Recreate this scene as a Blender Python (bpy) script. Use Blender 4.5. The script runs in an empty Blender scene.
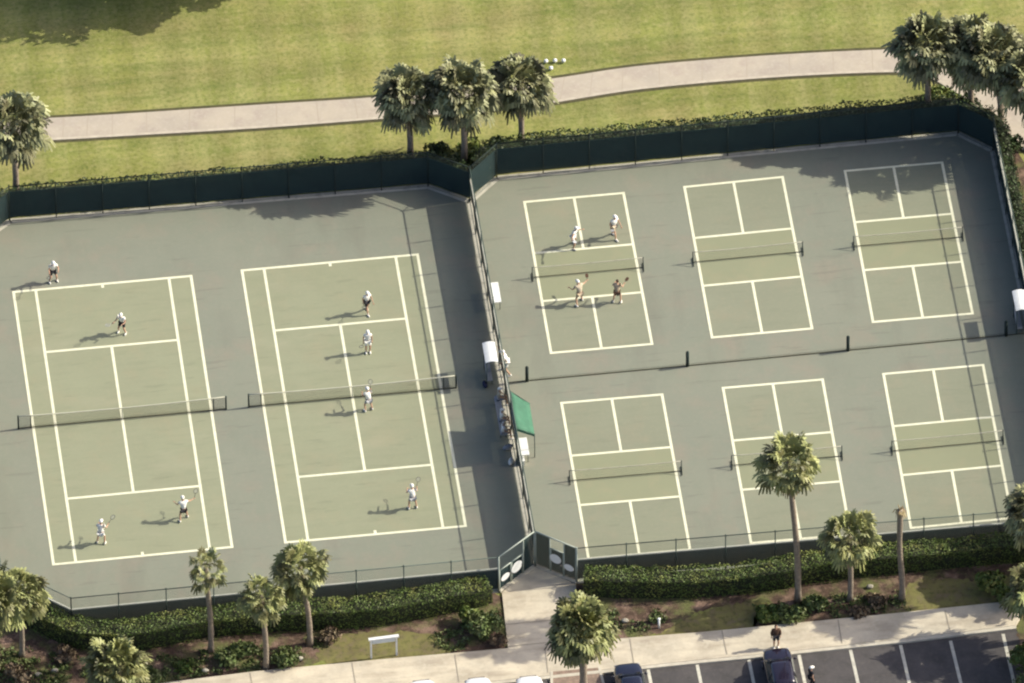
import bpy, bmesh, math, random
from mathutils import Vector, Matrix, noise as mnoise
R = math.radians
random.seed(11)
sc = bpy.context.scene
COL = sc.collection

# ------------------------------------------------------------------ camera (an aircraft far away with a long lens)
TX, TY, YAW, PIT, ROLL, SCL, ID = 29.96797, 15.51115, -0.1124049, 0.780126, -0.01199784, 16.2750, 7.88171e-4
_f = Vector((-math.sin(YAW) * math.cos(PIT), math.cos(YAW) * math.cos(PIT), -math.sin(PIT)))
_r0 = Vector((math.cos(YAW), math.sin(YAW), 0)); _u0 = _r0.cross(_f)
_r = math.cos(ROLL) * _r0 + math.sin(ROLL) * _u0
_u = -math.sin(ROLL) * _r0 + math.cos(ROLL) * _u0
DIST = 1 / ID; FOC = SCL * DIST
CAMP = Vector((TX, TY, 0)) - _f * DIST

def G(px, py, z=0.0):
    """survey point: where the sight line of a photo pixel meets the level z"""
    d = _f * FOC + _r * (px - 512) - _u * (py - 341.5)
    t = (z - CAMP.z) / d.z
    p = CAMP + d * t
    return Vector((p.x, p.y, z))

cd = bpy.data.cameras.new('camera'); cam = bpy.data.objects.new('camera', cd); COL.objects.link(cam)
cam.matrix_world = Matrix(((_r.x, _u.x, -_f.x, CAMP.x), (_r.y, _u.y, -_f.y, CAMP.y), (_r.z, _u.z, -_f.z, CAMP.z), (0, 0, 0, 1)))
cd.sensor_width = 36; cd.lens = FOC * 36 / 1024; cd.clip_start = 5; cd.clip_end = 9000
sc.camera = cam

# ------------------------------------------------------------------ light
SUN_EL = R(35.0)
SUN_DIR = Vector((math.cos(SUN_EL) * math.cos(R(4.2)), math.cos(SUN_EL) * math.sin(R(4.2)), math.sin(SUN_EL)))
w = bpy.data.worlds.new('World'); sc.world = w; w.use_nodes = True
nt = w.node_tree; nt.nodes.clear()
sky = nt.nodes.new('ShaderNodeTexSky'); sky.sky_type = 'NISHITA'; sky.sun_disc = False
sky.dust_density = 2.6; sky.air_density = 0.55; sky.ozone_density = 0.1; sky.sun_elevation = SUN_EL; sky.sun_rotation = math.atan2(SUN_DIR.x, SUN_DIR.y)
bg = nt.nodes.new('ShaderNodeBackground'); bg.inputs[1].default_value = 0.15
wo = nt.nodes.new('ShaderNodeOutputWorld')
nt.links.new(sky.outputs[0], bg.inputs[0]); nt.links.new(bg.outputs[0], wo.inputs[0])
ld = bpy.data.lights.new('sun', 'SUN'); ld.energy = 3.6; ld.angle = R(0.5); ld.color = (1.0, 0.94, 0.79)
lo = bpy.data.objects.new('sun', ld); COL.objects.link(lo); lo.location = (80, 10, 60)
lo.rotation_euler = SUN_DIR.to_track_quat('Z', 'Y').to_euler()
sc.view_settings.view_transform = 'Standard'; sc.view_settings.look = 'None'
sc.view_settings.exposure = 0.66; sc.view_settings.gamma = 1.0
sc.cycles.filter_width = 2.2
sc.cycles.transparent_max_bounces = 16
sc.cycles.max_bounces = 5

# ------------------------------------------------------------------ materials
def mat(name, col, col2=None, scale=1.0, rough=0.85, bump=0.0, bscale=20.0, detail=6.0, spec=0.25, metal=0.0,
        layers=(), bands=0.0, island=0.0, contrast=(0.35, 0.65), coat=0.0):
    """two-tone noise base; layers = [(colour, scale, lo, hi, amount, stretch)] patches laid over; island = per-leaf variation"""
    m = bpy.data.materials.new(name); m.use_nodes = True
    n = m.node_tree; N = n.nodes; L = n.links
    b = N['Principled BSDF']
    b.inputs['Roughness'].default_value = rough
    b.inputs['Specular IOR Level'].default_value = spec
    b.inputs['Metallic'].default_value = metal
    b.inputs['Coat Weight'].default_value = coat
    geo = N.new('ShaderNodeNewGeometry')
    pos = geo.outputs['Position']
    def nz(s, det=6.0, stretch=None, rgh=0.6):
        t = N.new('ShaderNodeTexNoise'); t.inputs['Scale'].default_value = s; t.inputs['Detail'].default_value = det
        t.inputs['Roughness'].default_value = rgh
        if stretch:
            mp = N.new('ShaderNodeMapping'); mp.inputs['Scale'].default_value = stretch
            L.new(pos, mp.inputs['Vector']); L.new(mp.outputs[0], t.inputs['Vector'])
        else: L.new(pos, t.inputs['Vector'])
        return t.outputs['Fac']
    def mix(fac, a, c):
        x = N.new('ShaderNodeMix'); x.data_type = 'RGBA'
        if isinstance(fac, float): x.inputs[0].default_value = fac
        else: L.new(fac, x.inputs[0])
        for s, v in ((6, a), (7, c)):
            if isinstance(v, tuple): x.inputs[s].default_value = (*v, 1)
            else: L.new(v, x.inputs[s])
        return x.outputs[2]
    def rng(v, lo, hi, a=0.0, c=1.0):
        q = N.new('ShaderNodeMapRange'); L.new(v, q.inputs[0])
        q.inputs[1].default_value = lo; q.inputs[2].default_value = hi; q.inputs[3].default_value = a; q.inputs[4].default_value = c
        return q.outputs[0]
    out = mix(rng(nz(scale, detail), *contrast), col, col2 if col2 else col)
    for (c, s, lo, hi, amt, st) in layers:
        out = mix(rng(nz(s, 5.0, st), lo, hi, 0.0, amt), out, c)
    if bands:
        for rot, wl in ((0.08, 0.11), (1.62, 0.075)):
            mp = N.new('ShaderNodeMapping'); mp.inputs['Rotation'].default_value = (0, 0, rot); L.new(pos, mp.inputs['Vector'])
            wv = N.new('ShaderNodeTexWave'); wv.inputs['Scale'].default_value = wl; wv.inputs['Distortion'].default_value = 1.2; wv.inputs['Detail'].default_value = 2
            L.new(mp.outputs[0], wv.inputs['Vector'])
            hv = N.new('ShaderNodeHueSaturation'); L.new(out, hv.inputs['Color']); L.new(rng(wv.outputs['Fac'], 0, 1, 1 - bands, 1 + bands), hv.inputs['Value']); out = hv.outputs[0]
    if island:
        hs = N.new('ShaderNodeHueSaturation'); L.new(out, hs.inputs['Color'])
        L.new(rng(geo.outputs['Random Per Island'], 0, 1, 1 - island, 1 + island), hs.inputs['Value'])
        L.new(rng(geo.outputs['Random Per Island'], 0, 1, 0.485, 0.515), hs.inputs['Hue'])
        out = hs.outputs[0]
    L.new(out, b.inputs['Base Color'])
    if bump:
        bp = N.new('ShaderNodeBump'); bp.inputs['Strength'].default_value = bump; bp.inputs['Distance'].default_value = 0.05
        L.new(nz(bscale, 4.0), bp.inputs['Height']); L.new(bp.outputs[0], b.inputs['Normal'])
    return m

def mesh_mat(name, col, cover, pitch):
    """wire or cord mesh: a diamond lattice of thin opaque strands, clear between"""
    m = bpy.data.materials.new(name); m.use_nodes = True
    N = m.node_tree.nodes; L = m.node_tree.links
    b = N['Principled BSDF']; b.inputs['Base Color'].default_value = (*col, 1); b.inputs['Roughness'].default_value = 0.6
    tc = N.new('ShaderNodeTexCoord'); sp = N.new('ShaderNodeSeparateXYZ'); L.new(tc.outputs['UV'], sp.inputs[0])
    def mth(op, a, c=None):
        q = N.new('ShaderNodeMath'); q.operation = op
        for i, v in enumerate((a, c)):
            if v is None: continue
            if isinstance(v, float): q.inputs[i].default_value = v
            else: L.new(v, q.inputs[i])
        return q.outputs[0]
    u, v = sp.outputs[0], sp.outputs[1]
    strands = []
    for op in ('ADD', 'SUBTRACT'):
        s = mth('DIVIDE', mth(op, u, v), pitch)
        fr = mth('FRACT', s)
        strands.append(mth('LESS_THAN', mth('ABSOLUTE', mth('SUBTRACT', fr, 0.5)), cover * 0.5))
    a = mth('MAXIMUM', strands[0], strands[1])
    L.new(a, b.inputs['Alpha'])
    return m

def glass_mat(name, col=(0.05, 0.07, 0.07)):
    m = mat(name, col, rough=0.06, spec=0.8); return m

M = {}
M['grass'] = mat('fairway_grass', (0.262, 0.262, 0.080), (0.20, 0.22, 0.062), 0.09, rough=0.95, spec=0.05, bump=0.5, bscale=9, bands=0.07,
                 layers=[((0.30, 0.25, 0.11), 0.22, 0.47, 0.66, 0.7, None),
                         ((0.14, 0.17, 0.045), 0.55, 0.48, 0.7, 0.6, (0.6, 1.4, 1)),
                         ((0.30, 0.285, 0.12), 0.5, 0.47, 0.62, 0.5, (1.6, 0.08, 1)),
                         ((0.13, 0.165, 0.045), 0.6, 0.48, 0.66, 0.5, (0.10, 1.8, 1)),
                         ((0.33, 0.30, 0.13), 2.5, 0.48, 0.68, 0.6, None),
                         ((0.09, 0.115, 0.03), 4.0, 0.47, 0.68, 0.55, None)])
M['path'] = mat('path_concrete', (0.45, 0.395, 0.31), (0.39, 0.345, 0.28), 0.5, rough=0.9, bump=0.15,
                layers=[((0.31, 0.25, 0.215), 0.8, 0.5, 0.75, 0.5, None), ((0.5, 0.44, 0.37), 5, 0.5, 0.7, 0.4, None)])
M['edge'] = mat('path_edge', (0.52, 0.47, 0.37), (0.42, 0.37, 0.29), 2.0)
M['soil'] = mat('soil_edge', (0.10, 0.09, 0.04), (0.06, 0.06, 0.03), 3.0)
M['walk'] = mat('sidewalk_concrete', (0.61, 0.54, 0.41), (0.45, 0.40, 0.31), 0.45, rough=0.9, bump=0.15,
                layers=[((0.30, 0.25, 0.19), 0.7, 0.48, 0.68, 0.6, (0.4, 1.6, 1)), ((0.60, 0.55, 0.43), 2.5, 0.5, 0.7, 0.45, None),
                        ((0.26, 0.23, 0.18), 6, 0.55, 0.75, 0.3, None)])
M['kerb'] = mat('kerb_concrete', (0.56, 0.52, 0.42), (0.44, 0.4, 0.32), 1.5)
M['asphalt'] = mat('parking_asphalt', (0.098, 0.090, 0.088), (0.07, 0.066, 0.066), 0.6, rough=0.92, bump=0.3, bscale=30,
                   layers=[((0.05, 0.047, 0.045), 0.9, 0.5, 0.7, 0.5, None), ((0.14, 0.125, 0.11), 4, 0.5, 0.75, 0.4, None)])
M['apron'] = mat('court_apron_paint', (0.224, 0.234, 0.180), (0.204, 0.219, 0.170), 0.16, rough=0.9, bump=0.1, bscale=25,
                 layers=[((0.265, 0.225, 0.175), 0.33, 0.5, 0.72, 0.55, None), ((0.200, 0.218, 0.165), 0.8, 0.48, 0.7, 0.55, (1, 0.5, 1)),
                         ((0.19, 0.185, 0.145), 0.5, 0.55, 0.8, 0.4, (0.3, 1.6, 1)), ((0.28, 0.265, 0.205), 4, 0.5, 0.8, 0.3, None),
                         ((0.19, 0.17, 0.13), 9, 0.55, 0.8, 0.3, None), ((0.165, 0.165, 0.13), 0.22, 0.54, 0.7, 0.4, (1.5, .4, 1)), ((0.15, 0.15, 0.12), 0.9, 0.60, 0.66, 0.35, (.25, 2.2, 1))])
M['court'] = mat('court_green_paint', (0.262, 0.276, 0.182), (0.248, 0.258, 0.170), 0.25, rough=0.9, bump=0.1, bscale=25,
                 layers=[((0.245, 0.262, 0.165), 0.6, 0.5, 0.75, 0.5, None), ((0.30, 0.27, 0.175), 0.4, 0.52, 0.75, 0.45, None),
                         ((0.21, 0.225, 0.145), 1.2, 0.5, 0.75, 0.45, (0.3, 1.6, 1)), ((0.32, 0.31, 0.2), 5, 0.5, 0.8, 0.3, None), ((0.33, 0.315, 0.22), 0.35, 0.55, 0.7, 0.35, (.5, 1.2, 1)), ((0.17, 0.18, 0.12), 1.1, 0.6, 0.68, 0.35, (.3, 2, 1))])
M['court2'] = mat('small_court_paint', (0.234, 0.245, 0.174), (0.220, 0.230, 0.163), 0.25, rough=0.9, bump=0.1, bscale=25,
                  layers=[((0.225, 0.24, 0.165), 0.6, 0.5, 0.75, 0.5, None), ((0.28, 0.245, 0.17), 0.4, 0.52, 0.75, 0.45, None),
                          ((0.19, 0.205, 0.14), 1.2, 0.5, 0.75, 0.45, (0.3, 1.6, 1)), ((0.16, 0.17, 0.12), 1.1, 0.6, 0.68, 0.3, (.3, 2, 1)), ((0.30, 0.29, 0.2), 5, 0.5, 0.8, 0.3, None)])
M['kitchen'] = mat('net_zone_paint', (0.250, 0.262, 0.165), (0.238, 0.250, 0.16), 0.4, rough=0.9, bump=0.1, bscale=25,
                  layers=[((0.24, 0.24, 0.15), 1.2, 0.5, 0.8, 0.35, (0.2, 2.5, 1)), ((0.31, 0.27, 0.175), 0.6, 0.5, 0.75, 0.4, None)])
M['line'] = mat('line_paint', (0.76, 0.75, 0.56), (0.68, 0.67, 0.49), 1.5, rough=0.8, layers=[((0.42, 0.42, 0.3), 3.5, 0.55, 0.8, 0.4, None)])
M['stall'] = mat('stall_line_paint', (0.60, 0.58, 0.48), (0.44, 0.42, 0.36), 3.0)
M['mulch'] = mat('mulch', (0.115, 0.072, 0.052), (0.06, 0.042, 0.03), 1.6, rough=1, bump=1.0, bscale=12,
                 layers=[((0.30, 0.20, 0.15), 0.9, 0.5, 0.66, 0.75, None), ((0.24, 0.17, 0.12), 3.0, 0.52, 0.7, 0.7, None), ((0.13, 0.145, 0.05), 0.6, 0.48, 0.62, 0.85, None), ((0.035, 0.028, 0.02), 7, 0.5, 0.7, 0.6, None)])
M['paver'] = mat('red_pavers', (0.28, 0.2, 0.15), (0.2, 0.15, 0.115), 3.0, layers=[((0.4, 0.3, 0.22), 5, 0.5, 0.7, 0.5, None)])
M['palm_leaf'] = mat('palm_leaf', (0.24, 0.24, 0.09), (0.145, 0.158, 0.06), 1.2, rough=0.5, spec=0.3, island=0.6,
                     layers=[((0.26, 0.225, 0.115), 2.5, 0.54, 0.72, 0.6, None)])
M['palm_dark'] = mat('palm_leaf_grey', (0.23, 0.225, 0.11), (0.135, 0.142, 0.067), 1.2, rough=0.5, spec=0.3, island=0.65,
                     layers=[((0.24, 0.215, 0.13), 2.5, 0.54, 0.72, 0.55, None)])
M['dead'] = mat('dead_frond', (0.33, 0.25, 0.14), (0.24, 0.18, 0.1), 2.0, rough=0.9, island=0.3)
M['bark'] = mat('palm_bark', (0.30, 0.25, 0.19), (0.21, 0.17, 0.125), 6.0, rough=0.95, bump=0.8, bscale=8,
                layers=[((0.13, 0.10, 0.075), 5, 0.5, 0.7, 0.6, (0.4, 0.4, 3.0))])
M['hedge'] = mat('hedge_leaf', (0.115, 0.155, 0.038), (0.07, 0.105, 0.025), 0.8, rough=0.5, spec=0.2, island=0.4,
                 layers=[((0.20, 0.21, 0.055), 0.7, 0.5, 0.64, 0.8, None), ((0.16, 0.12, 0.05), 1.3, 0.6, 0.7, 0.6, None)])
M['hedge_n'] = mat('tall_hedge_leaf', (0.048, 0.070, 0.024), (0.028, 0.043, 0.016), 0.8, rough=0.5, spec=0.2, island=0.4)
M['shrub'] = mat('shrub_leaf', (0.13, 0.16, 0.055), (0.075, 0.105, 0.033), 1.5, rough=0.5, spec=0.2, island=0.45,
                 layers=[((0.28, 0.27, 0.13), 1.8, 0.54, 0.7, 0.5, None)])
M['shrub_brown'] = mat('shrub_bronze_leaf', (0.17, 0.12, 0.075), (0.10, 0.08, 0.05), 1.5, rough=0.6, island=0.45)
M['core'] = mat('hedge_shade_core', (0.03, 0.035, 0.018), (0.02, 0.025, 0.012), 2.0)  # near-black: the inner shade of the hedge put into colour
M['tree_leaf'] = mat('tree_leaf', (0.085, 0.12, 0.035), (0.055, 0.08, 0.025), 0.5, rough=0.5, spec=0.2, island=0.4)
M['oakbark'] = mat('grey_bark', (0.17, 0.14, 0.11), (0.1, 0.08, 0.06), 4.0, bump=0.8)
M['screen'] = mat('windscreen_cloth', (0.014, 0.034, 0.038), (0.011, 0.026, 0.031), 0.8, rough=0.9, spec=0.1)
M['screen'].node_tree.nodes['Principled BSDF'].inputs['Alpha'].default_value = 0.93   # a perforated cloth lets a little light through
M['hem'] = mat('windscreen_hem', (0.44, 0.44, 0.37), (0.36, 0.37, 0.31), 1.0, rough=0.8)
M['galv'] = mat('green_fence_pipe', (0.07, 0.10, 0.085), (0.05, 0.075, 0.065), 1.0, rough=0.5, metal=0.1)
M['galvpale'] = mat('pale_gate_pipe', (0.36, 0.40, 0.34), (0.30, 0.34, 0.29), 1.0, rough=0.5)
M['lit_footing'] = mat('sunlit_fence_kerb', (0.50, 0.48, 0.39), (0.42, 0.40, 0.33), 1.0, layers=[((0.22, 0.21, 0.17), 2, 0.52, 0.7, 0.5, None)])  # kerb brightened to stand for sunlight let in under the screens
M['chain'] = mesh_mat('chain_link', (0.10, 0.13, 0.11), 0.07, 0.085)
M['net'] = mesh_mat('net_cord', (0.035, 0.036, 0.025), 0.12, 0.06)
M['netlite'] = mesh_mat('light_net_cord', (0.08, 0.085, 0.07), 0.05, 0.06)
M['band'] = mat('net_band', (0.55, 0.54, 0.42), (0.48, 0.47, 0.37), 2)
M['darkband'] = mat('net_bottom_cord', (0.06, 0.058, 0.035))
M['dark'] = mat('dark_green_post', (0.025, 0.04, 0.035), (0.02, 0.03, 0.028), 3)
M['white'] = mat('white_plastic', (0.78, 0.79, 0.76), (0.7, 0.71, 0.68), 3, rough=0.5)
M['greencanvas'] = mat('green_canvas', (0.06, 0.17, 0.105), (0.05, 0.135, 0.085), 1.5, rough=0.8, bump=0.2, bscale=3,
                       layers=[((0.11, 0.24, 0.16), 0.9, 0.5, 0.7, 0.5, None)])
M['skin'] = mat('skin', (0.50, 0.31, 0.21), (0.45, 0.27, 0.18), 6, rough=0.6)
M['wshirt'] = mat('white_cloth', (0.80, 0.79, 0.72), (0.74, 0.73, 0.67), 8, rough=0.9)
M['grey'] = mat('grey_cloth', (0.35, 0.36, 0.37), (0.28, 0.29, 0.3), 8, rough=0.9)
M['beige'] = mat('beige_cloth', (0.50, 0.43, 0.32), (0.43, 0.37, 0.27), 8, rough=0.9)
M['tan'] = mat('tan_cloth', (0.42, 0.34, 0.24), (0.36, 0.29, 0.2), 8, rough=0.9)
M['black'] = mat('dark_cloth', (0.03, 0.03, 0.035), (0.022, 0.022, 0.026), 8, rough=0.9)
M['navy'] = mat('navy_cloth', (0.03, 0.035, 0.075), (0.025, 0.03, 0.06), 8, rough=0.9)
M['brown'] = mat('brown_cloth', (0.10, 0.055, 0.035), (0.08, 0.045, 0.03), 8, rough=0.9)
M['hair'] = mat('brown_hair', (0.07, 0.045, 0.03), (0.05, 0.03, 0.02), 20, rough=0.7)
M['greyhair'] = mat('grey_hair', (0.5, 0.48, 0.45), (0.4, 0.38, 0.36), 20, rough=0.7)
M['rubber'] = mat('tyre_rubber', (0.02, 0.02, 0.02), rough=0.85)
M['alloy'] = mat('wheel_alloy', (0.5, 0.5, 0.52), rough=0.3, metal=0.9)
M['carwhite'] = mat('white_car_paint', (0.80, 0.80, 0.79), rough=0.25, spec=0.5, coat=0.6)
M['cardark'] = mat('dark_plum_car_paint', (0.014, 0.010, 0.022), (0.012, 0.009, 0.019), 1, rough=0.25, spec=0.5, coat=0.8)
M['carblue'] = mat('dark_navy_car_paint', (0.012, 0.013, 0.028), (0.010, 0.011, 0.024), 1, rough=0.25, spec=0.5, coat=0.8)
M['glass'] = glass_mat('tinted_car_glass', (0.045, 0.06, 0.055))
M['lamp'] = mat('headlight_lens', (0.3, 0.31, 0.33), rough=0.15)
M['chrome'] = mat('chrome_trim', (0.6, 0.6, 0.6), rough=0.2, metal=1.0)
M['stone'] = mat('pale_rock', (0.40, 0.37, 0.30), (0.28, 0.26, 0.21), 5, bump=0.4)
M['signface'] = mat('pale_sign_face', (0.62, 0.66, 0.66), (0.55, 0.6, 0.6), 2, rough=0.5)
M['wood'] = mat('weathered_wood', (0.22, 0.17, 0.12), (0.16, 0.12, 0.09), 6, bump=0.3)

# ------------------------------------------------------------------ geometry helpers
class MB:
    def __init__(s): s.v = []; s.f = []; s.mi = []; s.uv = {}
    def face(s, pts, mi=0, uv=None):
        i = len(s.v); s.v += [tuple(p) for p in pts]; s.f.append(tuple(range(i, i + len(pts)))); s.mi.append(mi)
        if uv: s.uv[len(s.f) - 1] = uv
    def raw(s, vs, fs, mi=0):
        i = len(s.v); s.v += [tuple(p) for p in vs]
        for f in fs: s.f.append(tuple(a + i for a in f)); s.mi.append(mi)
    def box(s, c, size, rz=0.0, mi=0, tilt=None):
        x, y, z = size[0] / 2, size[1] / 2, size[2] / 2
        m = Matrix.Rotation(rz, 3, 'Z')
        if tilt: m = m @ Matrix.Rotation(tilt[0], 3, 'X') @ Matrix.Rotation(tilt[1], 3, 'Y')
        P = [Vector(c) + m @ Vector((a * x, b * y, d * z)) for a in (-1, 1) for b in (-1, 1) for d in (-1, 1)]
        s.raw(P, [(0, 1, 3, 2), (4, 6, 7, 5), (0, 4, 5, 1), (2, 3, 7, 6), (0, 2, 6, 4), (1, 5, 7, 3)], mi)
    def tube(s, pts, rad, n=8, mi=0, caps=True):
        pts = [Vector(p) for p in pts]
        if not hasattr(rad, '__len__'): rad = [rad] * len(pts)
        vs = []
        for i, p in enumerate(pts):
            d = (pts[min(i + 1, len(pts) - 1)] - pts[max(i - 1, 0)]).normalized()
            a = Vector((0, 0, 1)) if abs(d.z) < .9 else Vector((1, 0, 0))
            x = d.cross(a).normalized(); y = d.cross(x)
            for k in range(n):
                t = 2 * math.pi * k / n
                vs.append(p + (x * math.cos(t) + y * math.sin(t)) * rad[i])
        fs = [(i * n + k, i * n + (k + 1) % n, (i + 1) * n + (k + 1) % n, (i + 1) * n + k) for i in range(len(pts) - 1) for k in range(n)]
        if caps: fs += [tuple(range(n))[::-1], tuple(range((len(pts) - 1) * n, len(pts) * n))]
        s.raw(vs, fs, mi)
    def ell(s, c, r, seg=10, rings=7, mi=0, rz=0):
        vs = []; c = Vector(c); m = Matrix.Rotation(rz, 3, 'Z')
        for i in range(rings + 1):
            ph = math.pi * i / rings
            for k in range(seg):
                t = 2 * math.pi * k / seg
                vs.append(c + m @ Vector((r[0] * math.sin(ph) * math.cos(t), r[1] * math.sin(ph) * math.sin(t), r[2] * math.cos(ph))))
        fs = [(i * seg + k, (i + 1) * seg + k, (i + 1) * seg + (k + 1) % seg, i * seg + (k + 1) % seg) for i in range(rings) for k in range(seg)]
        s.raw(vs, fs, mi)
    def build(s, name, mats, parent=None, smooth=False, weld=False):
        me = bpy.data.meshes.new(name); me.from_pydata(s.v, [], s.f)
        if not isinstance(mats, (list, tuple)): mats = [mats]
        for m in mats: me.materials.append(m)
        me.polygons.foreach_set('material_index', s.mi)
        if s.uv:
            ul = me.uv_layers.new(name='UVMap')
            for fi, uv in s.uv.items():
                for k, li in enumerate(me.polygons[fi].loop_indices): ul.data[li].uv = uv[k]
        if weld:
            bm = bmesh.new(); bm.from_mesh(me); bmesh.ops.remove_doubles(bm, verts=bm.verts, dist=1e-4)
            bmesh.ops.recalc_face_normals(bm, faces=bm.faces); bm.to_mesh(me); bm.free()
        if smooth: me.polygons.foreach_set('use_smooth', [True] * len(me.polygons))
        me.update()
        o = bpy.data.objects.new(name, me); COL.objects.link(o)
        if parent: o.parent = parent
        return o

def tag(o, label=None, cat=None, group=None, kind=None):
    if label: o['label'] = label
    if cat: o['category'] = cat
    if group: o['group'] = group
    if kind: o['kind'] = kind
    return o
def empty(name, loc=(0, 0, 0), rz=0.0, label=None, cat=None, group=None):
    o = bpy.data.objects.new(name, None); COL.objects.link(o); o.location = loc; o.rotation_euler = (0, 0, rz); o.empty_display_size = .3
    return tag(o, label, cat, group)
def copy_tree(o, parent=None):
    c = o.copy(); COL.objects.link(c)
    if parent: c.parent = parent
    for ch in list(o.children): copy_tree(ch, c)
    return c
def sheet(name, pts, z, m, thick=0.0, kind='structure', label=None, cat=None):
    bm = bmesh.new()
    vs = [bm.verts.new((p[0], p[1], z)) for p in pts]
    f = bm.faces.new(vs); f.normal_update()
    if f.normal.z < 0: f.normal_flip()
    if thick:
        r = bmesh.ops.extrude_face_region(bm, geom=[f])
        for v in [g for g in r['geom'] if isinstance(g, bmesh.types.BMVert)]: v.co.z = z
        for v in vs: v.co.z = z - thick
    bmesh.ops.triangulate(bm, faces=[f for f in bm.faces if len(f.verts) > 4])
    bmesh.ops.recalc_face_normals(bm, faces=bm.faces)
    if not thick:
        for f in bm.faces:
            if f.normal.z < 0: f.normal_flip()
    me = bpy.data.meshes.new(name); bm.to_mesh(me); bm.free(); me.materials.append(m)
    o = bpy.data.objects.new(name, me); COL.objects.link(o)
    return tag(o, label, cat, None, kind)
def smooth_poly(pts, n=4, jit=0.0):
    """Catmull-Rom through points (open)"""
    out = []
    P = [Vector(p) for p in pts]
    for i in range(len(P) - 1):
        a, b, c, d = P[max(i - 1, 0)], P[i], P[i + 1], P[min(i + 2, len(P) - 1)]
        for k in range(n):
            t = k / n
            q = 0.5 * ((2 * b) + (c - a) * t + (2 * a - 5 * b + 4 * c - d) * t * t + (3 * b - a - 3 * c + d) * t ** 3)
            if jit: q = q + Vector((random.uniform(-jit, jit), random.uniform(-jit, jit), 0))
            out.append(q)
    out.append(P[-1]); return out

# ------------------------------------------------------------------ ground, paths, parking
g = MB(); g.face([(-3500, -3500, 0), (3500, -3500, 0), (3500, 3500, 0), (-3500, 3500, 0)])
tag(g.build('ground', M['grass']), 'mown fairway grass stretching round the courts', 'ground', kind='structure')

up = [(-160, 128), (-60, 123), (50, 118.5), (128, 114), (256, 105.5), (372, 98), (460, 89), (550, 79.5), (640, 66.5), (768, 56), (888, 50), (940, 50), (975, 60), (1005, 74), (1040, 98), (1100, 140)]
dn = [(-160, 151), (-60, 145), (48, 141), (128, 136.5), (256, 129), (376, 120), (460, 113), (545, 104.5), (640, 90), (768, 78.5), (888, 73), (925, 77), (950, 90), (975, 106), (1004, 134), (1070, 190)]
U = smooth_poly([G(*p) for p in up], 6); D = smooth_poly([G(*p) for p in dn], 6)
def off(line, d):
    out = []
    for i, p in enumerate(line):
        t = (line[min(i + 1, len(line) - 1)] - line[max(i - 1, 0)]).normalized()
        out.append(p + Vector((-t.y, t.x, 0)) * d)
    return out
sheet('path_soil', off(U, 0.28) + off(D, -0.2)[::-1], 0.006, M['soil'])
sheet('path', U + D[::-1], 0.06, M['path'], 0.055)
sheet('path_edge', off(D, 0.02) + off(D, 0.2)[::-1], 0.064, M['edge'])
# expansion joints across the cart path
jm = MB()
for i in range(3, len(U) - 3, 2):
    a, b = U[i], D[i]; t = (U[i + 1] - U[i]).normalized() * 0.03
    jm.face([a + t + Vector((0, 0, .064)), a - t + Vector((0, 0, .064)), b + (a - b).normalized() * .22 - t + Vector((0, 0, .064)), b + (a - b).normalized() * .22 + t + Vector((0, 0, .064))])
tag(jm.build('path_joints', mat('joint', (0.38, 0.325, 0.255), (0.40, 0.345, 0.275), 2)), kind='structure')

# sidewalk in front of the courts, raised with a kerb, plus the walk up to the gate
sw = [(60, 699), (172, 683), (256, 672.5), (382, 660.5), (508, 649.5), (502, 594), (535, 566), (576, 586), (578, 643), (617, 640), (700, 633.5), (768, 627), (900, 614), (985, 605), (1006, 603),
      (1018, 609), (1021, 618), (1016, 626.5), (906, 640), (790, 652.5), (700, 661), (598, 671.5), (430, 689), (60, 727)]
sheet('sidewalk', [G(*p) for p in sw], 0.12, M['walk'], 0.115)
kb = [(1016, 627), (906, 640.5), (790, 653), (700, 661.5), (598, 672), (430, 689.5), (60, 727.5)]
kbp = [G(*p) for p in kb]
sheet('kerb', off(kbp, -0.01) + off(kbp, 0.24)[::-1], 0.13, M['kerb'], 0.125)
jm = MB(); jmat = mat('sidewalk_joint', (0.33, 0.29, 0.23))
for (a, b) in [((945, 612), (950, 632)), ((838, 621), (842, 645)), ((722, 632), (727, 656)), ((630, 640), (634, 666)), ((455, 656), (459, 684)), ((352, 664), (357, 694)), ((250, 674), (255, 700)), ((506, 626), (577, 619)), ((508, 648), (578, 641)), ((545, 648), (548, 674))]:
    A, B = G(*a), G(*b); t = (B - A).normalized(); nrm = Vector((-t.y, t.x, 0)) * .03; A.z = B.z = .136
    jm.face([A + nrm, A - nrm, B - nrm, B + nrm])
tag(jm.build('sidewalk_joints', jmat), kind='structure')
asp = [(1018, 628), (906, 641), (790, 653.5), (700, 662), (598, 672.5), (430, 690), (60, 728), (40, 900), (1090, 900), (1062, 760)]
sheet('parking_lot', [G(*p) for p in asp], 0.006, M['asphalt'])
st = MB()
for (x0, y0, x1, y1) in [(1003, 634, 1027, 740), (950.5, 641, 976, 745), (900.5, 645, 925, 752), (850.5, 650, 875, 758), (799, 655, 822, 765), (749, 660, 771, 768), (697, 664, 719, 772), (648, 669, 670, 778),
                         (540, 683, 562, 790), (497, 687, 519, 795), (448, 692, 470, 800), (398, 697, 420, 805)]:
    A, B = G(x0, y0), G(x1, y1); t = (B - A).normalized(); nr = Vector((-t.y, t.x, 0)) * .1; A.z = B.z = .011
    st.face([A + nr, A - nr, B - nr, B + nr])
tag(st.build('stall_lines', M['stall']), kind='structure')

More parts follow.
